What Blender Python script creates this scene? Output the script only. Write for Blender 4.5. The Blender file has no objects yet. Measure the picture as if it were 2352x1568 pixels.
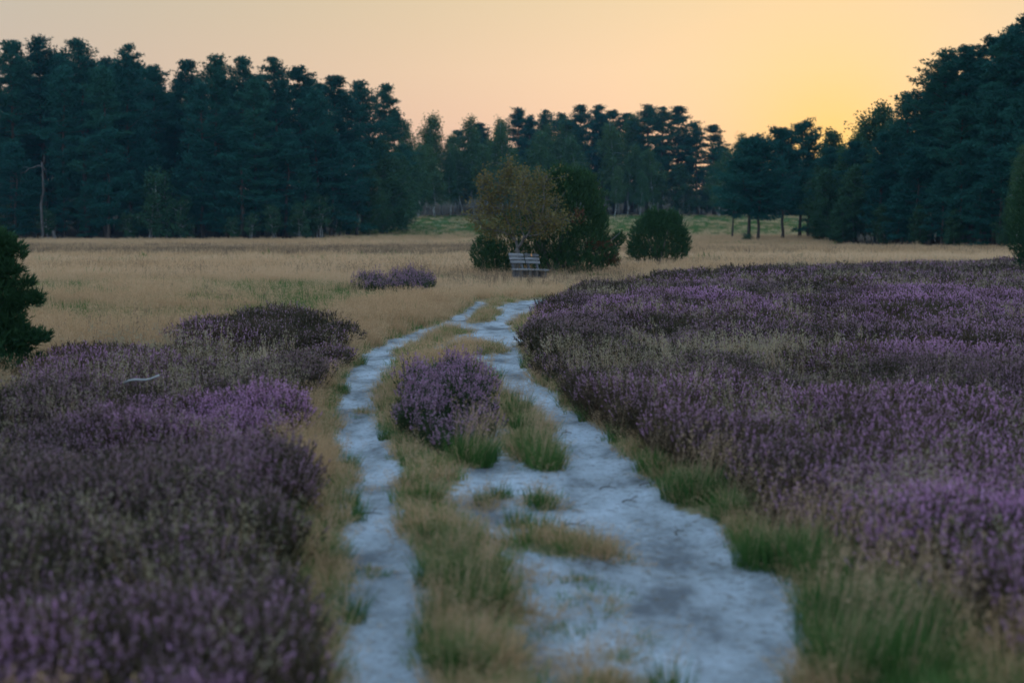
import bpy, math, random
import numpy as np
from mathutils import Vector

rng = np.random.default_rng(7)
random.seed(7)
sc = bpy.context.scene
COL = sc.collection
R = math.radians

# ------------------------------------------------------------------ camera
EYE = 1.8
PITCH = math.atan(269 / 3267)
cam = bpy.data.objects.new('camera', bpy.data.cameras.new('camera'))
COL.objects.link(cam)
sc.camera = cam
cam.location = (0, 0, EYE)
cam.rotation_euler = (math.pi / 2 - PITCH, 0, 0)
cam.data.lens = 50
cam.data.sensor_width = 36
cam.data.clip_start = 0.05
cam.data.clip_end = 6000
cam.data.dof.use_dof = True
cam.data.dof.focus_distance = 23.0
cam.data.dof.aperture_fstop = 1.6

# ------------------------------------------------------------------ sky
SUN_EL, SUN_AZ = R(2.4), R(12.6)
SUN = Vector((math.sin(SUN_AZ) * math.cos(SUN_EL), math.cos(SUN_AZ) * math.cos(SUN_EL), math.sin(SUN_EL)))
world = bpy.data.worlds.new('World')
sc.world = world
world.use_nodes = True
NT = world.node_tree


def N(nt, t, **kw):
    n = nt.nodes.new(t)
    for k, v in kw.items():
        setattr(n, k, v)
    return n


def math_node(nt, op, a, b=None, c=None):
    n = N(nt, 'ShaderNodeMath', operation=op)
    for i, v in enumerate((a, b, c)):
        if v is None:
            continue
        if isinstance(v, (int, float)):
            n.inputs[i].default_value = v
        else:
            nt.links.new(v, n.inputs[i])
    return n.outputs[0]


def mix_col(nt, fac, a, b, blend='MIX'):
    n = N(nt, 'ShaderNodeMix', data_type='RGBA', blend_type=blend)
    for sock, v in ((n.inputs[0], fac), (n.inputs[6], a), (n.inputs[7], b)):
        if isinstance(v, (int, float)):
            sock.default_value = v
        elif isinstance(v, tuple):
            sock.default_value = (*v, 1)
        else:
            nt.links.new(v, sock)
    return n.outputs[2]


def ramp(nt, fac, stops):
    n = N(nt, 'ShaderNodeValToRGB')
    cr = n.color_ramp
    while len(cr.elements) < len(stops):
        cr.elements.new(0.5)
    for e, (p, c) in zip(cr.elements, stops):
        e.position = p
        e.color = (*c, 1)
    nt.links.new(fac, n.inputs[0])
    return n.outputs[0]


tc = N(NT, 'ShaderNodeTexCoord')
nrm = N(NT, 'ShaderNodeVectorMath', operation='NORMALIZE')
NT.links.new(tc.outputs['Generated'], nrm.inputs[0])
sep = N(NT, 'ShaderNodeSeparateXYZ')
NT.links.new(nrm.outputs[0], sep.inputs[0])
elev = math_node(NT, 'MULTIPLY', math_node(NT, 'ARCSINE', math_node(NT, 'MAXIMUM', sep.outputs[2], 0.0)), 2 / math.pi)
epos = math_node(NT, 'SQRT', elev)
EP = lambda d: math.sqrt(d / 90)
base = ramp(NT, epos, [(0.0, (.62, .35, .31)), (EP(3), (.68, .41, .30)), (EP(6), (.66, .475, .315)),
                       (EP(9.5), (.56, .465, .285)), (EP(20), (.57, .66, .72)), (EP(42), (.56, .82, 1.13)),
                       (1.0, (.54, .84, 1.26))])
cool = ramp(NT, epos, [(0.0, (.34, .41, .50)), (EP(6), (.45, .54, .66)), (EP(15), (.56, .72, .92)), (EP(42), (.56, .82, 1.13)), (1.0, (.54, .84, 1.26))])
hor = N(NT, 'ShaderNodeVectorMath', operation='MULTIPLY')
NT.links.new(nrm.outputs[0], hor.inputs[0])
hor.inputs[1].default_value = (1, 1, 0)
hor2 = N(NT, 'ShaderNodeVectorMath', operation='NORMALIZE')
NT.links.new(hor.outputs[0], hor2.inputs[0])
hdot = N(NT, 'ShaderNodeVectorMath', operation='DOT_PRODUCT')
NT.links.new(hor2.outputs[0], hdot.inputs[0])
hdot.inputs[1].default_value = (math.sin(SUN_AZ), math.cos(SUN_AZ), 0)
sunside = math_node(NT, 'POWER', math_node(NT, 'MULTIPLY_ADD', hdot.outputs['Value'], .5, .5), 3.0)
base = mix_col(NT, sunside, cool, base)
dot = N(NT, 'ShaderNodeVectorMath', operation='DOT_PRODUCT')
NT.links.new(nrm.outputs[0], dot.inputs[0])
dot.inputs[1].default_value = SUN
ang = math_node(NT, 'DEGREES', math_node(NT, 'ARCCOSINE', math_node(NT, 'MINIMUM', dot.outputs['Value'], 0.99999)))
wide = math_node(NT, 'EXPONENT', math_node(NT, 'MULTIPLY', math_node(NT, 'POWER', math_node(NT, 'DIVIDE', ang, 22.0), 2.0), -1.0))
narrow = math_node(NT, 'EXPONENT', math_node(NT, 'MULTIPLY', math_node(NT, 'POWER', math_node(NT, 'DIVIDE', ang, 4.2), 1.35), -1.0))
sky1 = mix_col(NT, wide, base, (.37, .235, .12), 'ADD')
sky2 = mix_col(NT, math_node(NT, 'MULTIPLY', narrow, .95), sky1, (1.12, .68, .12))
nish = N(NT, 'ShaderNodeTexSky', sky_type='NISHITA', sun_disc=False)
nish.sun_elevation = SUN_EL
nish.sun_rotation = SUN_AZ
nish.dust_density = 2.0
nish.ozone_density = 3.0
sc_n = N(NT, 'ShaderNodeVectorMath', operation='SCALE')
NT.links.new(nish.outputs[0], sc_n.inputs[0])
sc_n.inputs[3].default_value = 0.008
addn = N(NT, 'ShaderNodeVectorMath', operation='ADD')
NT.links.new(sky2, addn.inputs[0])
NT.links.new(sc_n.outputs[0], addn.inputs[1])
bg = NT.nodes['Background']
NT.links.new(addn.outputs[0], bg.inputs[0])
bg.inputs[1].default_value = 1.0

sun = bpy.data.objects.new('sun', bpy.data.lights.new('sun', 'SUN'))
COL.objects.link(sun)
sun.data.energy = 1.0
sun.data.angle = R(0.5)
sun.data.color = (1.0, .55, .22)
sun.rotation_euler = (-SUN).to_track_quat('-Z', 'Y').to_euler()

sc.view_settings.view_transform = 'Standard'
sc.view_settings.look = 'None'
sc.view_settings.exposure = 0.0
sc.view_settings.gamma = 1.0
sc.render.engine = 'CYCLES'
sc.cycles.use_denoising = True
sc.cycles.max_bounces = 6
sc.cycles.diffuse_bounces = 3
sc.cycles.transmission_bounces = 4
sc.cycles.volume_bounces = 0
sc.cycles.use_adaptive_sampling = False

# ------------------------------------------------------------------ helpers
cp, sp = math.cos(PITCH), math.sin(PITCH)


def at(x, y, z=0.0):
    """ground point (X, Y) at height z seen along a sight line of the survey sketch (2352 x 1568)"""
    u, v = (x - 1176) / 3267, (784 - y) / 3267
    dx, dy, dz = u, cp + v * sp, -sp + v * cp
    t = (z - EYE) / dz
    return (dx * t, dy * t)


def poly(pts, z=0.0):
    return np.array([at(x, y, z) for x, y in pts])


def inside(P, X, Y):
    X, Y = np.asarray(X), np.asarray(Y)
    r = np.zeros(X.shape, bool)
    x1, y1 = P[-1]
    for x2, y2 in P:
        c = ((y1 > Y) != (y2 > Y))
        r ^= c & (X < (x2 - x1) * (Y - y1) / ((y2 - y1) if y2 != y1 else 1e-9) + x1)
        x1, y1 = x2, y2
    return r


def _hash(ix, iy, s):
    h = (ix.astype(np.int64) * 374761393 + iy.astype(np.int64) * 668265263 + s * 974634777) & 0x7fffffff
    h = ((h ^ (h >> 13)) * 1274126177) & 0x7fffffff
    return ((h ^ (h >> 16)) & 0xffff) / 65535.0


def vnoise(x, y, s=0):
    ix, iy = np.floor(x), np.floor(y)
    fx, fy = x - ix, y - iy
    fx, fy = fx * fx * (3 - 2 * fx), fy * fy * (3 - 2 * fy)
    a, b = _hash(ix, iy, s), _hash(ix + 1, iy, s)
    c, d = _hash(ix, iy + 1, s), _hash(ix + 1, iy + 1, s)
    return (a * (1 - fx) + b * fx) * (1 - fy) + (c * (1 - fx) + d * fx) * fy


def fbm(x, y, scale, s=0, o=3):
    x, y = np.asarray(x, float) / scale, np.asarray(y, float) / scale
    t = np.zeros(np.broadcast(x, y).shape)
    a, n = 1.0, 0.0
    for i in range(o):
        t = t + a * vnoise(x + i * 17.3, y - i * 9.1, s + i)
        n += a
        a *= .5
        x, y = x * 2.03, y * 2.03
    return t / n


def ss(a, b, x):
    t = np.clip((x - a) / (b - a), 0, 1)
    return t * t * (3 - 2 * t)


# ------------------------------------------------------------------ zones of the ground
left_rut = poly([(730, 1900), (760, 1568), (776, 1400), (790, 1250), (798, 1150), (784, 1060), (760, 970), (775, 900),
                 (790, 860), (842, 806), (896, 776), (960, 758), (1010, 742), (1050, 722), (1080, 702), (1100, 688),
                 (1125, 690), (1105, 712), (1070, 738), (1010, 757), (965, 782), (914, 808), (894, 852), (866, 907),
                 (870, 952), (892, 1022), (918, 1082), (932, 1152), (928, 1222), (950, 1282), (980, 1342), (990, 1402),
                 (986, 1482), (1010, 1568), (1030, 1900)])
right_rut = poly([(1190, 1900), (1200, 1568), (1185, 1480), (1155, 1430), (1180, 1330), (1160, 1250), (1085, 1212),
                  (1038, 1160), (1040, 1092), (1085, 1076), (1128, 1040), (1122, 980), (1142, 930), (1135, 880),
                  (1120, 846), (1040, 832), (988, 816), (1000, 790), (1040, 771), (1090, 758), (1040, 752), (1060, 742),
                  (1120, 738), (1150, 720), (1140, 705), (1190, 688), (1262, 683), (1268, 698), (1248, 716), (1200, 730),
                  (1170, 745), (1200, 768), (1196, 800), (1210, 850), (1250, 880), (1282, 900), (1330, 950), (1400, 1000),
                  (1440, 1030), (1482, 1090), (1560, 1150), (1640, 1180), (1700, 1230), (1780, 1310), (1858, 1350),
                  (1868, 1420), (1850, 1480), (1870, 1568), (1900, 1900)])
isl = [[(1148, 885), (1192, 905), (1250, 970), (1282, 1040), (1284, 1092), (1225, 1078), (1182, 1030), (1158, 960)],
       [(1095, 1128), (1150, 1122), (1165, 1135), (1120, 1146)], [(1205, 1122), (1275, 1124), (1285, 1145), (1225, 1150)],
       [(1180, 1225), (1290, 1215), (1410, 1258), (1390, 1272), (1280, 1268), (1200, 1248)],
       [(1300, 1305), (1345, 1300), (1340, 1322), (1296, 1322)], [(1310, 1332), (1385, 1330), (1390, 1346), (1310, 1346)],
       [(1290, 1358), (1420, 1356), (1440, 1386), (1380, 1374), (1290, 1372)],
       [(1170, 1386), (1250, 1392), (1310, 1412), (1290, 1424), (1200, 1412)],
       [(1230, 1465), (1360, 1470), (1440, 1500), (1420, 1515), (1300, 1498)],
       [(1290, 1540), (1400, 1535), (1500, 1560), (1420, 1600), (1290, 1580)],
       [(1010, 800), (1060, 790), (1140, 790), (1160, 802), (1100, 812), (1040, 812)],
       [(800, 1300), (850, 1296), (880, 1306), (850, 1316), (810, 1314)],
       [(820, 936), (845, 934), (850, 942), (825, 945)]]
isl = [poly(p) for p in isl]
heath_right = np.vstack([poly([(1330, 690), (1262, 728), (1240, 770), (1232, 815), (1262, 855), (1330, 905), (1400, 960),
                               (1480, 1020), (1560, 1075), (1660, 1120), (1740, 1160), (1800, 1200), (1900, 1235),
                               (2040, 1310), (2200, 1420), (2352, 1560), (2700, 1800), (3600, 1400), (3400, 760)]),
                         poly([(3000, 590), (2300, 598), (1900, 606), (1720, 614), (1560, 626), (1420, 645)], .3)])
heath_left = np.vstack([poly([(520, 1900), (570, 1568), (610, 1400), (630, 1250), (640, 1150), (650, 1050), (670, 960),
                              (705, 900), (760, 850), (785, 790), (785, 760)]),
                        poly([(775, 722), (640, 708), (560, 728), (430, 745), (340, 785), (250, 775), (150, 800), (100, 850), (-60, 930), (-700, 950)], .3),
                        poly([(-1200, 1900)])])
heath_clump = poly([(815, 688), (990, 690), (1000, 672), (960, 658), (830, 662)])
heath_mid = poly([(925, 985), (915, 930), (930, 905), (960, 880), (1060, 865), (1120, 890), (1138, 950), (1130, 1000),
                  (1080, 1050), (1040, 1062), (990, 1040)])

# sand raster, 5 cm
RX0, RX1, RY0, RY1, RS = -6.0, 6.0, 1.5, 40.0, .05
rx = np.arange(RX0, RX1, RS)
ry = np.arange(RY0, RY1, RS)
GX, GY = np.meshgrid(rx, ry)
wx = GX + (fbm(GX, GY, .5, 31) - .5) * .28 + (fbm(GX, GY, .12, 33) - .5) * .10
wy = GY + (fbm(GX, GY, .6, 32) - .5) * .5
sand = inside(left_rut, wx, wy) | inside(right_rut, wx, wy)
for p in isl:
    sand &= ~inside(p, wx, wy)
sand = sand.astype(float)
for _ in range(2):
    k = 2
    acc = np.zeros_like(sand)
    for i in range(-k, k + 1):
        acc += np.roll(sand, i, 0)
    acc2 = np.zeros_like(sand)
    for i in range(-k, k + 1):
        acc2 += np.roll(acc, i, 1)
    sand = acc2 / (2 * k + 1) ** 2


def box_blur(A, k):
    for ax in (0, 1):
        c_ = np.cumsum(np.pad(A, [(k + 1, k) if i == ax else (0, 0) for i in (0, 1)], mode='edge'), ax)
        A = (np.take(c_, np.arange(2 * k + 1, c_.shape[ax]), ax) - np.take(c_, np.arange(0, c_.shape[ax] - 2 * k - 1), ax)) / (2 * k + 1)
    return A


prox = box_blur(box_blur(sand, 7), 7)


def prox_at(X, Y):
    ix = np.clip(((np.asarray(X) - RX0) / RS).astype(int), 0, len(rx) - 1)
    iy = np.clip(((np.asarray(Y) - RY0) / RS).astype(int), 0, len(ry) - 1)
    return prox[iy, ix]


def sand_at(X, Y):
    X, Y = np.asarray(X, float), np.asarray(Y, float)
    fx = np.clip((X - RX0) / RS, 0, len(rx) - 1.001)
    fy = np.clip((Y - RY0) / RS, 0, len(ry) - 1.001)
    ix, iy = fx.astype(int), fy.astype(int)
    a, b = fx - ix, fy - iy
    v = (sand[iy, ix] * (1 - a) + sand[iy, ix + 1] * a) * (1 - b) + (sand[iy + 1, ix] * (1 - a) + sand[iy + 1, ix + 1] * a) * b
    out = (X < RX0) | (X > RX1 - RS) | (Y > RY1 - RS)
    return np.where(out, 0, v)


def terrain(X, Y):
    X, Y = np.asarray(X, float), np.asarray(Y, float)
    z = ss(130, 330, Y) * 5.5 + ss(255, 350, Y) * 4.5
    z = z + (fbm(X, Y, 24, 5) - .5) * .5 * ss(65, 120, Y)
    z = z + (fbm(X, Y, 1.3, 6) - .5) * .07 + (fbm(X, Y, .3, 7) - .5) * .03
    z = z - .06 * sand_at(X, Y)
    return z


def tz(X, Y):
    return float(terrain(np.array([X]), np.array([Y]))[0])


# ------------------------------------------------------------------ materials
def new_mat(name, rough=.9, spec=.15):
    m = bpy.data.materials.new(name)
    m.use_nodes = True
    b = m.node_tree.nodes['Principled BSDF']
    b.inputs['Roughness'].default_value = rough
    b.inputs['Specular IOR Level'].default_value = spec
    return m, m.node_tree, b


def leaf_mat(name, cols, trans=0.0, spec=.2, tint=None):
    """foliage: colour varies by object / instance and by place inside the crown"""
    m, nt, b = new_mat(name, .75, spec)
    oi = N(nt, 'ShaderNodeObjectInfo')
    geo = N(nt, 'ShaderNodeNewGeometry')
    f = oi.outputs['Random']
    if tint:
        at_ = N(nt, 'ShaderNodeAttribute', attribute_type='INSTANCER', attribute_name=tint)
        f = at_.outputs['Fac']
    f = math_node(nt, 'ADD', math_node(nt, 'MULTIPLY', f, .65), math_node(nt, 'MULTIPLY', geo.outputs['Random Per Island'], .35))
    c = ramp(nt, f, [(i / max(1, len(cols) - 1), c) for i, c in enumerate(cols)])
    nt.links.new(c, b.inputs['Base Color'])
    if trans:
        tr = N(nt, 'ShaderNodeBsdfTranslucent')
        nt.links.new(c, tr.inputs[0])
        mx = N(nt, 'ShaderNodeMixShader')
        mx.inputs[0].default_value = trans
        nt.links.new(b.outputs[0], mx.inputs[1])
        nt.links.new(tr.outputs[0], mx.inputs[2])
        nt.links.new(mx.outputs[0], nt.nodes['Material Output'].inputs[0])
    return m


def bark_mat(name, c1, c2, scale=6, stretch=(1, 1, .2), c3=None):
    m, nt, b = new_mat(name, .95, .1)
    t = N(nt, 'ShaderNodeTexCoord')
    mp = N(nt, 'ShaderNodeMapping')
    mp.inputs['Scale'].default_value = stretch
    nt.links.new(t.outputs['Object'], mp.inputs[0])
    no = N(nt, 'ShaderNodeTexNoise')
    no.inputs['Scale'].default_value = scale
    no.inputs['Detail'].default_value = 6
    nt.links.new(mp.outputs[0], no.inputs[0])
    c = ramp(nt, no.outputs[0], [(.35, c1), (.65, c2)])
    if c3:
        s = N(nt, 'ShaderNodeSeparateXYZ')
        nt.links.new(t.outputs['Object'], s.inputs[0])
        mr = N(nt, 'ShaderNodeMapRange')
        mr.inputs[1].default_value, mr.inputs[2].default_value = 4, 10
        nt.links.new(s.outputs[2], mr.inputs[0])
        c = mix_col(nt, mr.outputs[0], c, c3)
    nt.links.new(c, b.inputs['Base Color'])
    bp = N(nt, 'ShaderNodeBump')
    bp.inputs['Strength'].default_value = .6
    bp.inputs['Distance'].default_value = .03
    nt.links.new(no.outputs[0], bp.inputs['Height'])
    nt.links.new(bp.outputs[0], b.inputs['Normal'])
    return m


M = {}
M['pine'] = leaf_mat('pine_needles', [(.010, .080, .068), (.018, .112, .086), (.030, .125, .078)], .12)
M['birch'] = leaf_mat('birch_leaves', [(.040, .110, .045), (.060, .135, .050), (.090, .150, .048)], .3)
M['shrub'] = leaf_mat('shrub_leaves', [(.028, .090, .042), (.050, .115, .050)], .25)
M['juniper'] = leaf_mat('juniper_needles', [(.022, .068, .028), (.040, .105, .040), (.072, .135, .044)], .1)
M['juniper_rust'] = leaf_mat('dead_juniper_needles', [(.12, .055, .03), (.17, .075, .035)], .1)
M['yellow_leaf'] = leaf_mat('turning_leaves', [(.085, .115, .04), (.17, .15, .05), (.27, .18, .055)], .3)
M['pine_bark'] = bark_mat('pine_bark', (.06, .05, .043), (.13, .10, .085), 5, (1, 1, .25), (.105, .07, .055))
M['dark_bark'] = bark_mat('grey_bark', (.10, .09, .08), (.24, .22, .20), 9)
M['birch_bark'] = bark_mat('birch_bark', (.16, .15, .14), (.66, .65, .63), 3.5, (.5, .5, 1.6))
M['snag'] = bark_mat('bare_dead_wood', (.06, .055, .05), (.16, .145, .135), 8)
M['h_leaf'] = leaf_mat('heather_leaves', [(.055, .050, .025), (.080, .062, .034), (.130, .080, .052), (.072, .085, .030)], 0, .1, 'tint')
M['h_flower'] = leaf_mat('heather_flowers', [(.19, .135, .10), (.33, .20, .24), (.52, .28, .43), (.68, .34, .58)], .25, .1, 'tint')
M['tan_grass'] = leaf_mat('dry_grass_blades', [(.34, .21, .105), (.55, .36, .195), (.71, .48, .28), (.80, .60, .39)], .45, .15, 'tint')
M['green_grass'] = leaf_mat('green_grass_blades', [(.055, .14, .03), (.085, .18, .045), (.14, .22, .06), (.24, .26, .10)], .35, .2, 'tint')
M['seed'] = leaf_mat('pale_seed_heads', [(.34, .28, .17), (.50, .42, .27)], .2, .1, 'tint')
M['rush'] = leaf_mat('brown_sedge', [(.20, .14, .09), (.30, .21, .14)], .3, .1, 'tint')
M['h_leaf_t'] = leaf_mat('heather_clump_leaves', [(.035, .055, .022), (.060, .080, .030)], 0, .1)
M['h_flower_t'] = leaf_mat('heather_clump_flowers', [(.27, .165, .20), (.52, .28, .44)], .15, .1)
M['green_t'] = leaf_mat('tuft_grass', [(.045, .13, .03), (.09, .18, .04)], .2)
M['tan_t'] = leaf_mat('tuft_dry_stalks', [(.45, .30, .18), (.6, .42, .26)], .4)


def wood_mat(name, c1, c2):
    return bark_mat(name, c1, c2, 14, (1, .12, 1))


M['bench'] = bark_mat('weathered_grey_board', (.17, .17, .175), (.32, .32, .32), 16, (.15, 1, 1))
M['bench_dark'] = bark_mat('dark_weathered_board', (.09, .09, .09), (.17, .17, .165), 16, (.15, 1, 1))
M['bench_leg'] = bark_mat('grey_bench_post', (.08, .08, .085), (.15, .15, .155), 12)
m, nt, b = new_mat('orange_paint', .6)
b.inputs['Base Color'].default_value = (.75, .33, .12, 1)
M['orange'] = m
M['stone'] = bark_mat('pale_stone', (.42, .42, .42), (.66, .66, .66), 10, (1, 1, 1))


def ground_material():
    m, nt, b = new_mat('heath_soil_and_sand', .95, .1)
    g = N(nt, 'ShaderNodeNewGeometry')
    pos = g.outputs['Position']

    def noise(scale, detail=5, vec=None, rough=.6):
        n = N(nt, 'ShaderNodeTexNoise')
        n.inputs['Scale'].default_value = scale
        n.inputs['Detail'].default_value = detail
        n.inputs['Roughness'].default_value = rough
        nt.links.new(vec if vec else pos, n.inputs[0])
        return n.outputs[0]
    sa = N(nt, 'ShaderNodeAttribute', attribute_name='sand').outputs['Fac']
    gr = N(nt, 'ShaderNodeAttribute', attribute_name='green').outputs['Fac']
    hz = N(nt, 'ShaderNodeAttribute', attribute_name='humus').outputs['Fac']
    n_f = noise(9, 7)
    n_m = noise(2.2, 6)
    n_c = noise(45, 4)
    # sand, with scattered litter and damp trodden patches
    mp = N(nt, 'ShaderNodeMapping')
    mp.inputs['Scale'].default_value = (1, .55, 1)
    nt.links.new(pos, mp.inputs[0])
    trod = noise(1.7, 6, mp.outputs[0], .65)
    c = ramp(nt, trod, [(.36, (.15, .16, .17)), (.48, (.33, .355, .37)), (.62, (.48, .52, .56))])
    lit = noise(17, 5, None, .75)
    c = mix_col(nt, math_node(nt, 'MULTIPLY', ramp(nt, lit, [(.53, (0, 0, 0)), (.64, (1, 1, 1))]), .7), c, (.14, .115, .085))
    c = mix_col(nt, math_node(nt, 'MULTIPLY', ramp(nt, n_c, [(.57, (0, 0, 0)), (.70, (1, 1, 1))]), .55), c, (.12, .10, .08))
    sandc = c
    # meadow ground: dry straw litter over soil
    tan = ramp(nt, n_f, [(.3, (.24, .175, .105)), (.7, (.42, .31, .20))])
    grn = ramp(nt, n_f, [(.3, (.11, .135, .055)), (.7, (.20, .22, .095))])
    c2 = mix_col(nt, gr, tan, grn)
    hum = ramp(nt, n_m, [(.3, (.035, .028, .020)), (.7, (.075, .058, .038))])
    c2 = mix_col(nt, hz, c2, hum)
    msk = math_node(nt, 'ADD', sa, math_node(nt, 'MULTIPLY', math_node(nt, 'SUBTRACT', noise(14, 6), .5), .9))
    mr = N(nt, 'ShaderNodeMapRange')
    mr.interpolation_type = 'SMOOTHSTEP'
    mr.inputs[1].default_value, mr.inputs[2].default_value = .40, .58
    nt.links.new(msk, mr.inputs[0])
    nt.links.new(mix_col(nt, mr.outputs[0], c2, sandc), b.inputs['Base Color'])
    h = math_node(nt, 'ADD', math_node(nt, 'MULTIPLY', noise(7, 6), 1.0), math_node(nt, 'MULTIPLY', n_c, .35))
    bp = N(nt, 'ShaderNodeBump')
    bp.inputs['Strength'].default_value = .9
    bp.inputs['Distance'].default_value = .06
    nt.links.new(h, bp.inputs['Height'])
    nt.links.new(bp.outputs[0], b.inputs['Normal'])
    return m


M['ground'] = ground_material()


# ------------------------------------------------------------------ mesh building
class Acc:
    def __init__(s):
        s.v, s.f, s.m, s.n = [], [], [], 0

    def add(s, v, f, mi=0):
        v = np.asarray(v, float).reshape(-1, 3)
        f = np.asarray(f, int).reshape(-1, 3)
        s.v.append(v)
        s.f.append(f + s.n)
        s.m.append(np.full(len(f), mi))
        s.n += len(v)

    def tris(s, T, mi=0):
        T = np.asarray(T).reshape(-1, 3, 3)
        s.add(T.reshape(-1, 3), np.arange(len(T) * 3), mi)

    def tube(s, pts, rad, n=6, mi=0):
        pts = np.asarray(pts, float)
        k = len(pts)
        rad = np.broadcast_to(rad, (k,))
        d = np.gradient(pts, axis=0)
        d /= np.linalg.norm(d, axis=1)[:, None] + 1e-9
        ref = np.where(np.abs(d[:, 2:3]) > .9, np.array([[1., 0, 0]]), np.array([[0, 0, 1.]]))
        a = np.cross(d, ref)
        a /= np.linalg.norm(a, axis=1)[:, None] + 1e-9
        b = np.cross(d, a)
        th = np.arange(n) * 2 * math.pi / n
        V = pts[:, None] + rad[:, None, None] * (np.cos(th)[None, :, None] * a[:, None] + np.sin(th)[None, :, None] * b[:, None])
        F = []
        for i in range(k - 1):
            for j in range(n):
                j2 = (j + 1) % n
                p, q, r_, t = i * n + j, i * n + j2, (i + 1) * n + j2, (i + 1) * n + j
                F += [(p, q, r_), (p, r_, t)]
        for j in range(1, n - 1):
            F += [((k - 1) * n, (k - 1) * n + j, (k - 1) * n + j + 1), (0, j + 1, j)]
        s.add(V.reshape(-1, 3), F, mi)

    def box(s, c, size, mi=0, bev=0.0):
        x, y, z = [q / 2 for q in size]
        V = [(sx * x, sy * y, sz * z) for sx in (-1, 1) for sy in (-1, 1) for sz in (-1, 1)]
        F = [(0, 1, 3), (0, 3, 2), (4, 6, 7), (4, 7, 5), (0, 4, 5), (0, 5, 1), (2, 3, 7), (2, 7, 6), (0, 2, 6), (0, 6, 4), (1, 5, 7), (1, 7, 3)]
        s.add(np.array(V) + np.array(c), F, mi)

    def mesh(s, name, mats, smooth=False):
        v, f, m_ = np.concatenate(s.v), np.concatenate(s.f), np.concatenate(s.m)
        return tri_mesh(name, v, f, mats, m_, smooth)


def tri_mesh(name, v, f, mats, mi=None, smooth=False):
    me = bpy.data.meshes.new(name)
    me.vertices.add(len(v))
    me.vertices.foreach_set('co', np.asarray(v, np.float32).ravel())
    me.loops.add(len(f) * 3)
    me.loops.foreach_set('vertex_index', np.asarray(f, np.int32).ravel())
    me.polygons.add(len(f))
    me.polygons.foreach_set('loop_start', np.arange(0, len(f) * 3, 3, dtype=np.int32))
    for m_ in mats:
        me.materials.append(m_)
    if mi is not None:
        me.polygons.foreach_set('material_index', np.asarray(mi, np.int32))
    me.polygons.foreach_set('use_smooth', np.full(len(f), smooth))
    me.update(calc_edges=True)
    return me


def unit(a):
    return a / (np.linalg.norm(a, axis=-1, keepdims=True) + 1e-9)


def blades(pos, dirs, length, width, bend=None):
    """one slim triangle per blade"""
    dirs = unit(dirs)
    side = unit(np.cross(dirs, rng.normal(size=dirs.shape))) * np.reshape(width, (-1, 1)) * .5
    tip = pos + dirs * np.reshape(length, (-1, 1))
    return np.stack([pos - side, pos + side, tip], 1)


def leaves(pos, size):
    n = unit(rng.normal(size=pos.shape))
    a = unit(np.cross(n, rng.normal(size=pos.shape)))
    b = np.cross(n, a)
    s = np.reshape(size, (-1, 1))
    return np.stack([pos - a * s * .45, pos + a * s * .45 + b * s * .1, pos + b * s], 1)


def thing(name, label, cat, loc=(0, 0, 0), rz=0, group=None, scale=(1, 1, 1)):
    o = bpy.data.objects.new(name, None)
    COL.objects.link(o)
    o.empty_display_size = .3
    o.location = loc
    o.rotation_euler = (0, 0, rz)
    o.scale = scale
    o['label'] = label
    o['category'] = cat
    if group:
        o['group'] = group
    return o


def part(name, me, parent):
    o = bpy.data.objects.new(name, me)
    COL.objects.link(o)
    o.parent = parent
    return o


def single(name, me, label, cat, loc=(0, 0, 0), rz=0, group=None):
    o = bpy.data.objects.new(name, me)
    COL.objects.link(o)
    o.location = loc
    o.rotation_euler = (0, 0, rz)
    o['label'] = label
    o['category'] = cat
    if group:
        o['group'] = group
    return o


# ------------------------------------------------------------------ ground sheet and sandy track
def spaced(lo, hi, fine_lo, fine_hi, step, grow):
    a = list(np.arange(fine_lo, fine_hi, step))
    x, d = fine_hi, step
    while x < hi:
        a.append(x)
        d *= grow
        x += d
    a.append(hi)
    x, d, l = fine_lo, step, []
    while x > lo:
        d *= grow
        x -= d
        l.append(max(x, lo))
    return np.array(sorted(set(l)) + a)


xs = spaced(-1800, 1800, -3.4, 3.0, .07, 1.07)
ys = [-60, -30, -15, -8, -4, -2, -.5, .5, 1.5, 2.2]
y, d = 2.8, .07
while y < 1900:
    ys.append(y)
    y += d
    d = max(.07, y * .0125 if y < 60 else y * .03)
ys = np.array(ys + [1900.0])
X, Y = np.meshgrid(xs, ys)
Z = terrain(X, Y)
nx, ny = len(xs), len(ys)
V = np.stack([X, Y, Z], -1).reshape(-1, 3)
S = sand_at(X, Y).ravel()
i0 = (np.arange(ny - 1)[:, None] * nx + np.arange(nx - 1)[None]).ravel()
Q = np.stack([i0, i0 + 1, i0 + nx + 1, i0 + nx], 1)
is_path = S[Q].mean(1) > .5
fx, fy = X.ravel(), Y.ravel()
green = np.clip(ss(135, 165, fy) * (1.25 - .5 * fbm(fx, fy, 18, 61)) + .75 * ((fy < 42) & (fy > 18)) * fbm(fx, fy, 5, 62) * ss(42, 34, fy) + .5 * (fy < 18), 0, 1)
humus = (inside(heath_right, fx, fy) | inside(heath_left, fx, fy) | inside(heath_clump, fx, fy) | inside(heath_mid, fx, fy)).astype(float)
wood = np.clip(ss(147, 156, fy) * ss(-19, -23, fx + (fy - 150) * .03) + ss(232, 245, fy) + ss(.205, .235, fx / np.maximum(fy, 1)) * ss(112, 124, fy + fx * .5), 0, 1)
humus = np.maximum(humus, wood)


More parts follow.
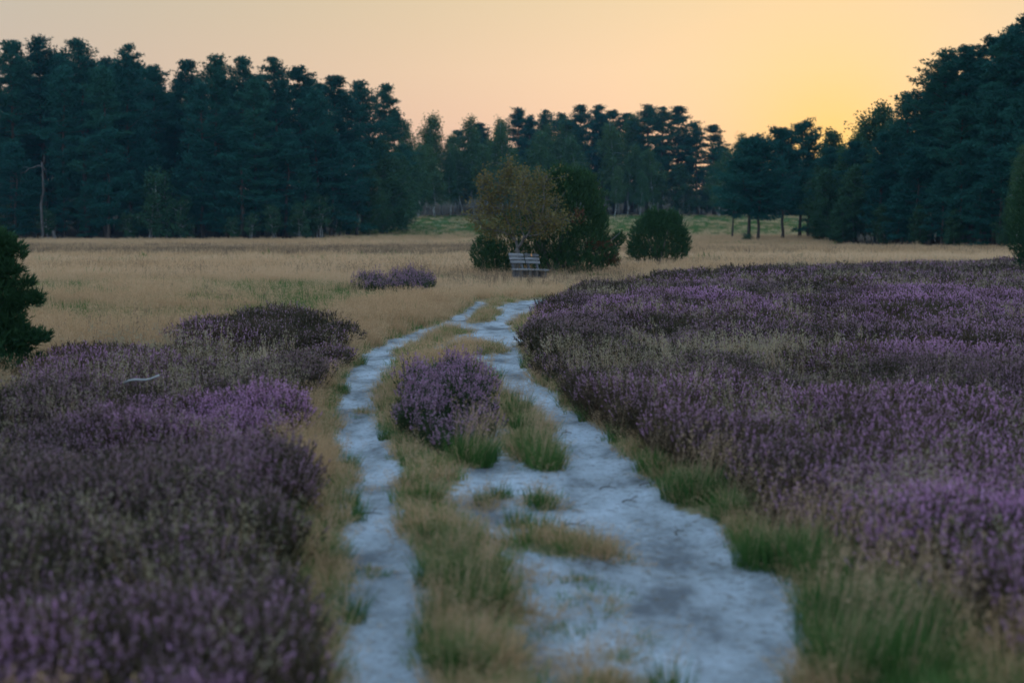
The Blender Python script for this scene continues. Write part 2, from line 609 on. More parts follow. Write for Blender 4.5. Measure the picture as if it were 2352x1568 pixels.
def ground_part(name, mask):
    q = Q[mask]
    used, inv = np.unique(q.ravel(), return_inverse=True)
    q = inv.reshape(-1, 4)
    f = np.concatenate([q[:, [0, 1, 2]], q[:, [0, 2, 3]]])
    me = tri_mesh(name, V[used], f, [M['ground']], None, True)
    for an, arr in (('sand', S), ('green', green), ('humus', humus)):
        a = me.attributes.new(an, 'FLOAT', 'POINT')
        a.data.foreach_set('value', arr[used].astype(np.float32))
    o = bpy.data.objects.new(name, me)
    COL.objects.link(o)
    o['kind'] = 'structure'
    return o


ground_part('ground', ~is_path)
ground_part('sandy_track', is_path)


# ------------------------------------------------------------------ tree prototypes
def pine_proto(seed, H=18.0, base=.35, rad=3.0, nb=60, lean=0.0, flat=.25, dens=1.0):
    global rng
    keep, rng = rng, np.random.default_rng(seed)
    tr, cr = Acc(), Acc()
    k = 12
    t = np.linspace(0, 1, k)
    wob = np.cumsum(rng.normal(0, .07, (k, 2)), 0)
    wob -= wob[0]
    P = np.stack([wob[:, 0] + lean * t ** 2 * H, wob[:, 1], t * H * .97], 1)
    r0 = .011 * H + .06
    tr.tube(P, r0 * (1 - t * .88) * (1 + .35 * np.exp(-t * 40)), 8)
    at_t = lambda s: np.array([np.interp(s, t, P[:, i]) for i in range(3)])
    pos_all, out_all = [], []
    for i in range(nb):
        s = base + (1 - base) * ((i + rng.random()) / nb) ** .85
        q = (s - base) / (1 - base)
        prof = (.55 + .45 * math.sin(min(1, q * 1.9) * math.pi / 2)) * (1 - q ** 1.7) ** .75 + .09
        if rng.random() < .16 and q > .08:
            continue
        L = rad * prof * (rng.uniform(.45, 1.1) if rng.random() < .8 else rng.uniform(1.15, 1.5))
        az = i * 2.39996 + rng.normal(0, .5)
        el = R(-14 + 50 * q ** 1.4 + rng.normal(0, 13))
        st = at_t(s)
        m_ = 6
        u = np.linspace(0, 1, m_)
        hor = L * (u * math.cos(el))
        ver = L * (u * math.sin(el) + .16 * u ** 2 - .10 * np.sin(u * math.pi) * (1 - q))
        azc = az + rng.normal(0, .25) * u
        B = st + np.stack([hor * np.cos(azc), hor * np.sin(azc), ver], 1)
        tr.tube(B, (.022 + .018 * L / 3) * (1.15 - u), 4)
        npad = max(3, int((5 + L * 2.6) * dens))
        for j in range(npad):
            uu = rng.uniform(.08, 1.03) ** .75
            c = np.array([np.interp(uu, u, B[:, a]) for a in range(3)])
            sp_ = (.18 + .26 * L * (1.15 - uu * .7)) * .8
            sidev = np.array([-math.sin(az), math.cos(az), 0])
            c = c + sidev * rng.normal(0, sp_) + np.array([0, 0, abs(rng.normal(0, .10))])
            nt_ = 9
            off = rng.normal(size=(nt_, 3)) * np.array([.30, .30, .30 * flat * 1.6])
            pos_all.append(c + off)
            o = unit(np.array([[math.cos(az), math.sin(az), .75]]))
            out_all.append(np.repeat(o, nt_, 0))
    # leader shoots at the top
    top = at_t(1.0)
    n_ = 26
    a = rng.random(n_) * 6.283
    rr = rng.random(n_) ** .5 * .30
    pos_all.append(top + np.stack([rr * np.cos(a), rr * np.sin(a), -rng.random(n_) * 1.4 + .35 - rr * .6], 1))
    out_all.append(np.repeat(np.array([[0, 0, 1.0]]), n_, 0))
    pos, out = np.concatenate(pos_all), np.concatenate(out_all)
    nb_ = 7
    pos = np.repeat(pos, nb_, 0)
    d = np.repeat(out, nb_, 0) + rng.normal(size=(len(pos), 3)) * .75
    cr.tris(blades(pos, d, rng.uniform(.20, .36, len(pos)), rng.uniform(.05, .085, len(pos))))
    T, C = tr.mesh('pine_trunk', [M['pine_bark']], True), cr.mesh('pine_crown', [M['pine']])
    rng = keep
    return T, C


def broad_proto(seed, H, base, rad, nb, leafsize, nleaf, mat, bark, droop=.5, stems=1, top_taper=1.3):
    global rng
    keep, rng = rng, np.random.default_rng(seed)
    tr, cr = Acc(), Acc()
    pos_all = []
    for sidx in range(stems):
        k = 10
        t = np.linspace(0, 1, k)
        wob = np.cumsum(rng.normal(0, .012 * H, (k, 2)), 0)
        wob -= wob[0]
        off = rng.normal(0, .12 * (stems > 1) * rad, 2)
        ln = rng.normal(0, .05 + .1 * (stems > 1), 2)
        P = np.stack([off[0] + wob[:, 0] + ln[0] * t * H, off[1] + wob[:, 1] + ln[1] * t * H, t * H * .97], 1)
        tr.tube(P, (.008 * H + .025) * (1 - t * .9) / stems ** .4, 7)
        for i in range(nb // stems):
            s = base + (1 - base) * ((i + rng.random()) / (nb // stems))
            q = (s - base) / (1 - base)
            L = rad * (math.sin(math.pi * (.22 + .74 * q ** .8)) ** .8) * rng.uniform(.55, 1.15) * (1.15 - .35 * q * (top_taper - 1))
            az = i * 2.39996 + rng.normal(0, .5)
            el = R(rng.uniform(15, 55))
            st = np.array([np.interp(s, t, P[:, a]) for a in range(3)])
            u = np.linspace(0, 1, 6)
            B = st + np.stack([L * u * math.cos(az), L * u * math.sin(az), L * (math.tan(el) * u * .7 - droop * .55 * u ** 2.2)], 1)
            tr.tube(B, (.010 + .010 * L) * (1.1 - u), 4)
            ns = int(6 + L * 4)
            for j in range(ns):
                uu = rng.uniform(.25, 1.0)
                c = np.array([np.interp(uu, u, B[:, a]) for a in range(3)]) + rng.normal(0, .09 * rad, 3)
                m_ = max(3, int(nleaf / (nb * 10)))
                dz = np.linspace(0, 1, m_) * rng.uniform(.3, 1.1) * droop * .09 * H
                pos_all.append(c + rng.normal(0, .10 + .012 * H, (m_, 3)) + np.stack([0 * dz, 0 * dz, -dz], 1))
    pos = np.concatenate(pos_all)
    cr.tris(leaves(pos, rng.uniform(.7, 1.3, len(pos)) * leafsize))
    T, C = tr.mesh('trunk', [bark], True), cr.mesh('crown', [mat])
    rng = keep
    return T, C


PINES = [pine_proto(11, 18, .30, 3.0, 72), pine_proto(12, 18, .22, 3.4, 80), pine_proto(13, 18, .38, 2.7, 64, .02),
         pine_proto(14, 18, .26, 3.1, 74, -.02), pine_proto(15, 18, .42, 2.9, 60, .01)]
FULLPINES = [pine_proto(16, 18, .06, 3.2, 84), pine_proto(17, 18, .09, 3.0, 80, .01)]
LOWPINES = [pine_proto(21, 12, .16, 2.7, 62), pine_proto(22, 12, .12, 2.5, 60), pine_proto(23, 12, .2, 3.0, 60)]
WIDEPINES = [pine_proto(31, 10, .32, 3.6, 60, .01, .15), pine_proto(32, 10, .30, 3.2, 56, -.01, .15)]
BIRCHES = [broad_proto(41, 17, .28, 2.5, 50, .20, 9500, M['birch'], M['birch_bark'], .9),
           broad_proto(42, 17, .22, 2.8, 54, .20, 10500, M['birch'], M['birch_bark'], .8),
           broad_proto(43, 17, .33, 2.3, 46, .20, 8500, M['birch'], M['birch_bark'], 1.0)]
OAKS = [broad_proto(51, 11, .10, 3.0, 60, .19, 12000, M['shrub'], M['dark_bark'], .3),
        broad_proto(52, 11, .08, 2.6, 56, .19, 11000, M['shrub'], M['dark_bark'], .3)]
SHRUBS = [broad_proto(61, 4, .10, 1.4, 34, .14, 4200, M['shrub'], M['birch_bark'], .3, 3),
          broad_proto(62, 5, .22, 1.3, 34, .14, 4200, M['shrub'], M['birch_bark'], .4, 4)]
TC = [0]


def tree(proto, H0, kind, label, cat, X, Y, H, group=None, w=1.0, rz=None, sink=.05):
    TC[0] += 1
    s = H / H0
    o = thing(kind, label, cat, (X, Y, tz(X, Y) - sink), random.uniform(0, 6.283) if rz is None else rz, group, (s * w, s * w, s))
    part('trunk', proto[0], o)
    part('crown', proto[1], o)
    return o


def sky_tree(proto, H0, kind, label, cat, x, topy, Yd, group=None, w=1.0):
    """a tree at distance Yd on the sight line x whose top reaches the surveyed skyline"""
    X = (x - 1176) / 3267 * Yd
    H = EYE + (515 - topy) / 3267 * Yd - tz(X, Yd)
    return tree(proto, H0, kind, label, cat, X, Yd, H, group, w)


# left wood: skyline pines, then the rows behind, then lower trees along the edge
GA = 'pines inside the wood behind the tan meadow'
LA = 'pine deep inside the wood behind the tan meadow, mostly hidden by others'
LA1, GA1 = 'tall pine whose crown tops the skyline of the wood behind the tan meadow', 'skyline pines behind the tan meadow'
LA2, GA2 = 'tall pine on the front rows of the wood behind the tan meadow', 'front pines behind the tan meadow'
for i, (x, ty, Yd) in enumerate([(30, 92, 156), (105, 84, 160), (205, 88, 158), (300, 100, 155), (370, 150, 163), (430, 136, 165),
                                 (500, 126, 158), (560, 128, 161), (640, 130, 157), (700, 152, 160), (765, 172, 163), (835, 184, 172),
                                 (878, 190, 178), (250, 150, 152), (470, 190, 153), (590, 180, 152), (730, 205, 155), (150, 150, 153),
                                 (-40, 100, 157), (-120, 90, 160), (800, 215, 165), (905, 250, 190), (850, 240, 182)]):
    sky_tree(PINES[i % 5], 18, 'pine_tree', LA1 if i < 13 else LA2, 'tree', x, ty + 4, Yd, GA1 if i < 13 else GA2, random.uniform(.85, 1.1))
for row in range(4):
    for j in range(12):
        X = -64 + j * 3.7 + random.uniform(-1.2, 1.2)
        Y = 168 + row * 8 + random.uniform(-2.5, 2.5)
        if X > -24 + row * .6:
            continue
        sky = np.interp(1176 + X / Y * 3267, [0, 300, 400, 650, 880, 1000], [110, 125, 165, 150, 215, 300])
        H = EYE + (515 - sky - random.uniform(10, 60)) / 3267 * Y - tz(X, Y)
        tree(PINES[(j + row * 2) % 5] if (j + row) % 2 else FULLPINES[j // 2 % 2], 18, 'pine_tree', LA, 'tree', X, Y, H, GA, random.uniform(.85, 1.15))
LB = 'bushy low-branched pine on the front edge of the wood behind the tan meadow'
GB = 'low-branched pines along the wood edge'
for i, (x, ty, Yd) in enumerate([(250, 300, 150), (40, 330, 151), (470, 330, 152), (560, 300, 151), (660, 300, 153), (760, 310, 156), (150, 400, 152),
                                 (820, 330, 160), (350, 330, 154), (600, 400, 152), (-60, 330, 150), (300, 400, 151), (420, 390, 151), (700, 390, 153), (520, 420, 150.5), (90, 410, 151.5), (200, 430, 151), (780, 400, 157), (-10, 420, 150)]):
    sky_tree(LOWPINES[i % 3], 12, 'edge_pine', LB, 'tree', x, ty, Yd, GB, random.uniform(.9, 1.25))
LC = 'leafy green broadleaf tree at the receding corner of the pine wood'
for i, (x, ty, Yd) in enumerate([(890, 320, 172), (915, 345, 186), (850, 390, 165), (935, 330, 200), (800, 430, 160), (925, 420, 178), (880, 440, 168)]):
    sky_tree(OAKS[i % 2], 11, 'broadleaf_tree', LC, 'tree', x, ty, Yd, 'broadleaf trees at the wood corner', random.uniform(.8, 1.05))
LD = 'thin-stemmed young birch thicket in front of the tall pine wood'
for i, (x, ty, Yd) in enumerate([(380, 400, 150), (350, 450, 149.5), (420, 460, 149.5), (580, 490, 149), (540, 500, 149), (630, 470, 150),
                                 (690, 470, 151), (740, 450, 153), (300, 490, 149.6), (110, 480, 150.5), (20, 470, 151), (770, 480, 156)]):
    sky_tree(SHRUBS[i % 2], (4, 5)[i % 2], 'young_birch', LD, 'tree', x, ty, Yd, 'young birches along the pine wood', random.uniform(.9, 1.2))

# far belt: birches and pines on the rise
LE = 'slender hazy birch of the far tree belt on the rise behind the junipers'
GE = 'birches of the far belt'
for i, (x, ty, Yd) in enumerate([(935, 285, 236), (978, 260, 240), (1015, 288, 246), (1090, 268, 243), (1135, 268, 252), (1165, 285, 240),
                                 (1260, 285, 250), (1300, 268, 246), (1420, 280, 240), (1465, 262, 248), (1440, 330, 238), (1380, 300, 252),
                                 (1690, 306, 236), (1650, 340, 232), (1215, 300, 236), (1110, 330, 236), (1000, 330, 232), (1340, 310, 238), (1240, 330, 232), (1500, 340, 236), (960, 330, 228), (1190, 340, 230), (1045, 305, 250), (1062, 330, 240), (1035, 345, 236), (1120, 290, 262), (1225, 275, 262), (1320, 290, 264), (1395, 285, 264), (1270, 340, 234), (1150, 360, 230), (1310, 370, 230), (1410, 380, 230), (1470, 390, 230), (930, 380, 224)]):
    sky_tree(BIRCHES[i % 3], 17, 'birch_tree', LE, 'tree', x, ty, Yd, GE, random.uniform(1.0, 1.45))
LF = 'tall hazy pine standing among the far birches on the rise'
GF = 'pines of the far belt'
for i, (x, ty, Yd) in enumerate([(1190, 250, 256), (1250, 254, 258), (1335, 242, 246), (1360, 243, 254), (1410, 255, 254), (1485, 243, 246),
                                 (1518, 246, 240), (1552, 246, 244), (1600, 283, 240), (1638, 288, 244), (1285, 262, 262), (1575, 300, 256), (1060, 300, 262), (1450, 275, 262), (1218, 272, 250), (1310, 275, 256), (1385, 262, 250), (1435, 262, 256), (1105, 285, 258)]):
    sky_tree(PINES[(i * 2 + 1) % 5], 18, 'far_pine', LF, 'tree', x, ty, Yd, GF, random.uniform(1.05, 1.35))

# right wood
LG = 'tall dark pine of the wood that hides the setting sun beside the heather'
GG = 'tall pines of the wood beside the heather'
LG1, GG1 = 'tall pine topping the sloping skyline of the wood that hides the setting sun', 'skyline pines beside the heather'
for i, (x, ty, Yd) in enumerate([(2345, 42, 104), (2300, 62, 106), (2255, 88, 108), (2205, 108, 110), (2155, 118, 112), (2118, 172, 116),
                                 (2075, 215, 120), (2400, 50, 104), (2450, 40, 106), (2380, 120, 100), (2280, 190, 102), (2200, 230, 106),
                                 (2330, 230, 100), (2140, 270, 112), (2520, 60, 108), (2600, 60, 110), (2050, 290, 124), (2350, 90, 112),
                                 (2230, 140, 116), (2300, 110, 120), (2180, 170, 122), (2120, 210, 128), (2420, 90, 115)]):
    sky_tree(PINES[(i + 2) % 5] if i % 3 else FULLPINES[i % 2], 18, 'pine_tree', LG1 if i < 9 else LG, 'tree', x, ty, Yd, GG1 if i < 9 else GG, random.uniform(1.0, 1.3))
for row in range(3):
    for j in range(9):
        Y = 118 + row * 11 + random.uniform(-3, 3)
        X = 30.5 + row * .6 + j * 3.6 + random.uniform(-1.2, 1.2)
        sky = np.interp(1176 + X / Y * 3267, [1900, 2000, 2070, 2120, 2250, 2350], [320, 280, 250, 200, 130, 80])
        H = EYE + (515 - sky - random.uniform(10, 60)) / 3267 * Y - tz(X, Y)
        tree(FULLPINES[(j + row) % 2] if j % 2 else PINES[j % 5], 18, 'pine_tree', LG, 'tree', X, Y, H, GG, random.uniform(.9, 1.2))
LH = 'low-branched pine with boughs to the ground along the wood beside the heather'
for i, (x, ty, Yd) in enumerate([(2200, 330, 103), (2100, 340, 110), (2290, 340, 99), (2020, 360, 118), (2350, 300, 97), (2160, 400, 105), (2060, 420, 112), (2250, 420, 100), (2420, 300, 96)]):
    sky_tree(LOWPINES[i % 3], 12, 'edge_pine', LH, 'tree', x, ty, Yd, 'low-branched pines beside the heather', random.uniform(.9, 1.2))
LI = 'rounded leafy birch mixed into the wood that hides the setting sun'
for i, (x, ty, Yd) in enumerate([(2008, 246, 140), (1945, 284, 150), (1985, 290, 145), (1905, 300, 158), (1960, 330, 130), (2330, 330, 95), (1920, 340, 140),
                                 (1870, 320, 165), (2000, 350, 128), (1890, 360, 140)]):
    sky_tree(BIRCHES[(i + 1) % 3] if i % 3 else OAKS[i % 2], 17 if i % 3 else 11, 'leafy_tree', LI, 'tree', x, ty, Yd,
             'leafy trees mixed into the wood beside the heather', random.uniform(.8, 1.05))
LJ = 'broad leafy tree clothed to the ground at the wood edge beside the heather'
for i, (x, ty, Yd) in enumerate([(1905, 390, 128), (1960, 380, 124), (2030, 470, 116), (1935, 450, 122), (1880, 470, 130), (2110, 470, 108), (2310, 470, 97), (2190, 480, 102)]):
    sky_tree(OAKS[i % 2], 11, 'broadleaf_tree', LJ, 'tree', x, ty, Yd, 'low leafy trees beside the heather', random.uniform(.9, 1.1))
LU = 'shaded undergrowth bush beneath the pines of the wood beside the heather'
for j in range(16):
    Y = 128 + (j % 4) * 9 + random.uniform(-3, 3)
    tree(OAKS[j % 2], 11, 'undergrowth_bush', LU, 'bush', 29 + j * 1.9 + random.uniform(-1, 1), Y, random.uniform(3.0, 4.5), 'undergrowth beneath the wood beside the heather', 1.3)
LV = 'shaded undergrowth bush beneath the pines of the wood behind the tan meadow'
for j in range(22):
    Y = 164 + (j % 4) * 11 + random.uniform(-3, 3)
    tree(OAKS[j % 2], 11, 'undergrowth_bush', LV, 'bush', -64 + j * 1.9 + random.uniform(-1, 1), Y, random.uniform(3.5, 5), 'undergrowth beneath the wood behind the meadow', 1.3)
sky_tree(WIDEPINES[0], 10, 'umbrella_pine', 'wide-crowned pine with straight dark trunk, one of a close pair in the open meadow', 'tree', 1716, 318, 131, 'close pair of pines', 1.05)
sky_tree(WIDEPINES[1], 10, 'umbrella_pine', 'wide-crowned pine with straight dark trunk, one of a close pair in the open meadow', 'tree', 1740, 326, 130, 'close pair of pines', .95)
sky_tree(WIDEPINES[1], 10, 'round_topped_pine', 'round-topped pine with thick dark trunk beside the close pair of pines', 'tree', 1796, 300, 143, None, .85)
sky_tree(WIDEPINES[0], 10, 'round_topped_pine', 'taller round-topped pine glowing at its top where the sun sets', 'tree', 1835, 288, 150, None, .85)
sky_tree(LOWPINES[1], 12, 'edge_pine', 'low dense pine behind the pair of round-topped pines', 'tree', 1855, 350, 150, None, 1.0)
sky_tree(WIDEPINES[0], 10, 'umbrella_pine', 'small spreading pine half hidden behind the close pair', 'tree', 1680, 370, 150, None, .8)

LW = 'low hazy tree on the slope behind the close pair of pines'
for i in range(18):
    sky_tree((OAKS[i % 2], BIRCHES[i % 3], LOWPINES[i % 3])[i % 3], (11, 17, 12)[i % 3], 'slope_tree', LW, 'tree', 1570 + i * 20 + random.uniform(-8, 8), 405 + random.uniform(-35, 50), 238 + random.uniform(-6, 26),
             'low trees on the slope behind the pine pair', 1.25)

# trees close behind the far belt that close some of the gaps
LK = 'faint low tree deep inside the far belt'
for i in range(34):
    x = 900 + i * 24 + random.uniform(-10, 10)
    if 1530 < x < 1620 or 1020 < x < 1060 or 1360 < x < 1400:
        continue
    sky_tree(OAKS[i % 2] if i % 2 else BIRCHES[i % 3], 11 if i % 2 else 17, 'far_tree', LK, 'tree', x, 360 + random.uniform(-35, 60), 270 + random.uniform(-5, 12), 'low trees inside the far belt', 1.2)


# ------------------------------------------------------------------ snag, stump, meadow bush
def snag():
    X = (98 - 1176) / 3267 * 149
    z0 = tz(X, 149)
    o = thing('dead_trunk', 'bare dead tree trunk with one snapped branch, standing before the dark pines', 'dead tree', (X, 149, z0 - .05))
    a = Acc()
    t = np.linspace(0, 1, 12)
    a.tube(np.stack([.35 * t + .10 * np.sin(t * 11) + .05 * np.sin(t * 23), .05 * np.sin(t * 14), 8.3 * t], 1), (.17 - .09 * t) * (1 + .12 * np.sin(t * 31)), 8)
    a.tube(np.array([[.42, 0, 8.1], [.50, .02, 8.7], [.47, .02, 9.0]]), [.07, .045, .008], 6)
    for zz, dx_ in ((3.1, .35), (4.6, -.4), (5.9, .45), (6.8, -.3)):
        a.tube(np.array([[.04 * zz, 0, zz], [.04 * zz + dx_ * .6, .1, zz + .1], [.04 * zz + dx_, .15, zz - .05]]), [.035, .02, .006], 5)
    part('trunk', a.mesh('trunk', [M['snag']], True), o)
    a = Acc()
    u = np.linspace(0, 1, 8)
    a.tube(np.array([[.42, 0, 7.75], [-.1, .1, 7.9], [-.6, .1, 7.7], [-1.15, .15, 7.6], [-1.6, .2, 7.2], [-2.0, .2, 7.15], [-2.15, .2, 6.4]]), [.085, .07, .065, .05, .04, .03, .012], 6)
    a.tube(np.array([[-1.15, .15, 7.6], [-1.5, .1, 7.75], [-1.9, .1, 7.7]]), [.03, .02, .006], 5)
    a.tube(np.array([[.42, 0, 7.7], [.65, .05, 7.3], [.72, .05, 7.1]]), [.05, .03, .008], 5)
    part('branch', a.mesh('branch', [M['snag']], True), o)


snag()


def stump():
    X = (127 - 1176) / 3267 * 148
    a = Acc()
    t = np.linspace(0, 1, 7)
    a.tube(np.stack([.04 * np.sin(t * 5), 0 * t, 1.15 * t], 1), .24 - .05 * t, 9)
    a.tube(np.array([[.1, .05, 1.1], [.13, .05, 1.3], [.14, .05, 1.42]]), [.07, .05, .01], 5)
    single('tree_stump', a.mesh('tree_stump', [M['snag']], True), 'short pale broken stump beside the bare dead trunk', 'stump', (X, 148, tz(X, 148) - .05))


stump()


def meadow_bush():
    p = SHRUBS[0]
    X = (1712 - 1176) / 3267 * 128
    o = tree(p, 4, 'low_bush', 'low dark bush at the foot of the close pair of pines', 'bush', X, 128, 1.0, None, 1.6)


meadow_bush()


# ------------------------------------------------------------------ junipers
def spray_shell(acc, c, r, n, nb, ln, wd, mi=0, up=.9, tilt=(0, 0), shell=.55, lump=.22, seed=0):
    """juniper sprays over and inside a lumpy ellipsoid"""
    d = unit(rng.normal(size=(n, 3)))
    d[:, 2] = np.where(d[:, 2] < -.75, -d[:, 2], d[:, 2])
    az = np.arctan2(d[:, 1], d[:, 0])
    l = 1 + lump * (fbm(az * 1.9 + seed, d[:, 2] * 2.6 + seed, .55, 81 + seed, 2) - .5) * 2
    rad = (shell + (1 - shell) * rng.random(n) ** .6) * l
    p = np.array(c) + d * np.array(r) * rad[:, None]
    p[:, 0] += tilt[0] * (p[:, 2] - c[2])
    p[:, 1] += tilt[1] * (p[:, 2] - c[2])
    p = p[p[:, 2] > .03]
    d = d[:len(p)] if len(d) == len(p) else unit(p - np.array(c))
    dd = np.stack([d[:, 0] * .65, d[:, 1] * .65, np.full(len(p), up)], 1) + rng.normal(size=(len(p), 3)) * .28
    dd = unit(dd)
    # each spray: blades set along a short axis
    s = np.repeat(p, nb, 0)
    a = np.repeat(dd, nb, 0)
    al = rng.random(len(s))
    s = s + a * (al * ln * 1.6)[:, None]
    bd = a * .9 + rng.normal(size=s.shape) * .55 * (1.15 - al)[:, None]
    acc.tris(blades(s, bd, rng.uniform(.6, 1.2, len(s)) * ln, rng.uniform(.7, 1.3, len(s)) * wd), mi)


def stems(acc, h, n, spread, r):
    for i in range(n):
        a = i * 2.4 + rng.random()
        u = np.linspace(0, 1, 7)
        acc.tube(np.stack([spread * u * math.cos(a), spread * u * math.sin(a), h * u], 1) + np.cumsum(rng.normal(0, .03, (7, 3)), 0) * np.array([1, 1, .2]), r * (1.1 - u), 6)


def juniper(name, label, x, y, lobes, n_st, h_st, spread, base_nb=9, ln=.10, wd=.022):
    X, Y = at(x, y)
    o = thing(name, label, 'juniper', (X, Y, tz(X, Y)))
    a = Acc()
    stems(a, h_st, n_st, spread, .07)
    part('trunk', a.mesh('juniper_stems', [M['dark_bark']], True), o)
    a = Acc()
    for i, (c, r, n, kw) in enumerate(lobes):
        spray_shell(a, c, r, n, base_nb, ln, wd, seed=i * 3, **kw)
    part('crown', a.mesh('juniper_crown', [M['juniper'], M['juniper_rust']]), o)
    return o, X, Y


K = 48.2 / 3267   # metres per survey unit at the big juniper
jb = lambda x, y: ((x - 1270) * K, 0, (637 - y) * K)


def lobe(x, y, rx_, rz_, n, dy=0.0, ry_=None, **kw):
    c = jb(x, y)
    return ((c[0], dy, c[2]), (rx_ * K, (ry_ or rx_) * K, rz_ * K), n, kw)


big = [lobe(1310, 520, 82, 118, 2600, .1), lobe(1262, 470, 52, 78, 1000, .2), lobe(1345, 480, 48, 78, 1000, -.1), lobe(1290, 430, 38, 48, 600, .0),
       lobe(1330, 440, 34, 50, 500, .1), lobe(1250, 560, 80, 78, 1500, .3), lobe(1180, 560, 75, 74, 1300, .6), lobe(1115, 590, 34, 46, 520, .2),
       lobe(1140, 600, 40, 40, 520, -.1), lobe(1340, 580, 66, 58, 1000, -.2), lobe(1380, 585, 36, 34, 420, -.1, up=.5), lobe(1365, 520, 32, 50, 420, .0),
       lobe(1405, 562, 20, 15, 170, 0, up=.7), lobe(1422, 552, 13, 13, 110, 0, up=.9), lobe(1393, 600, 22, 14, 120, -.2, up=-.2),
       lobe(1300, 615, 80, 28, 600, -.3), lobe(1195, 620, 60, 24, 350, .1),
       lobe(1325, 505, 14, 22, 26, -1.35, mi=1), lobe(1372, 560, 26, 10, 60, -.5, mi=1, up=.1), lobe(1400, 590, 18, 16, 60, -.3, mi=1, up=-.5)]
jo, JX, JY = juniper('juniper_bush', 'large dark spreading juniper rising behind the two benches', 1270, 637, big, 6, 2.6, 1.0)
a = Acc()
u = np.linspace(0, 1, 8)
for dz, y0 in ((0, .0), (.35, -.2), (-.2, .1)):
    a.tube(np.stack([.3 + 1.95 * u, -.1 + y0 * u, .35 + (.85 + dz) * u + .1 * np.sin(u * 6)], 1), .05 - .04 * u, 5)
part('low_branch', a.mesh('low_branch', [M['dark_bark']], True), jo)

k2 = 56.0 / 3267
lob2 = [((0, 0, 1.05), (1.05, 1.05, 1.15), 2100, {}), ((-.55, 0, .95), (.65, .7, 1.05), 800, {}), ((.5, .1, 1.15), (.72, .7, 1.05), 900, {}),
        ((-.15, 0, 1.75), (.45, .5, .62), 450, {}), ((.45, -.1, 1.7), (.42, .4, .58), 400, {}), ((.85, 0, .9), (.36, .4, .7), 300, {}), ((-.85, 0, .6), (.36, .4, .55), 260, {})]
juniper('round_juniper', 'smaller rounded juniper standing alone at the edge of the heather', 1512, 620, lob2, 5, 1.6, .5)

KJ = 14.9 / 3267
lob3 = [(((x + 22) * KJ, dy, (905 - y) * KJ), (rx_ * KJ, rx_ * KJ, rz_ * KJ), n, {'up': up, 'lump': .3})
        for x, y, rx_, rz_, n, up, dy in ((-25, 600, 45, 62, 800, .9, 0), (18, 565, 26, 30, 260, .8, 0), (48, 580, 15, 18, 90, .5, 0), (25, 620, 30, 22, 220, .6, -.05),
                                          (-20, 690, 72, 62, 1300, .8, 0), (62, 648, 20, 9, 70, .5, 0), (60, 690, 34, 17, 200, .4, .05), (88, 684, 12, 12, 50, .7, 0),
                                          (-20, 790, 85, 66, 1500, .7, 0), (50, 775, 46, 19, 330, .4, 0), (98, 776, 16, 13, 80, .6, 0), (30, 735, 34, 18, 200, .5, -.05),
                                          (10, 862, 95, 40, 900, .6, 0), (82, 850, 26, 26, 170, .8, .1), (-20, 840, 80, 50, 700, .7, -.3), (-12, 540, 18, 18, 90, 1.0, 0))]
juniper('ragged_juniper', 'ragged dark juniper with outstretched shoots beside the heather and the pale fallen stick', -22, 905, lob3, 4, 1.3, .3, 12, .055, .011)

lob4 = [((0, 0, 1.8), (1.15, 1.1, 1.75), 3000, {'lump': .08}), ((0, 0, 2.7), (.8, .8, .95), 1000, {'lump': .08}), ((.1, 0, .8), (.9, .9, .85), 900, {'lump': .08})]
juniper('columnar_juniper', 'tall smooth columnar juniper rising out of the heather', 2404, 655, lob4, 5, 2.6, .4)


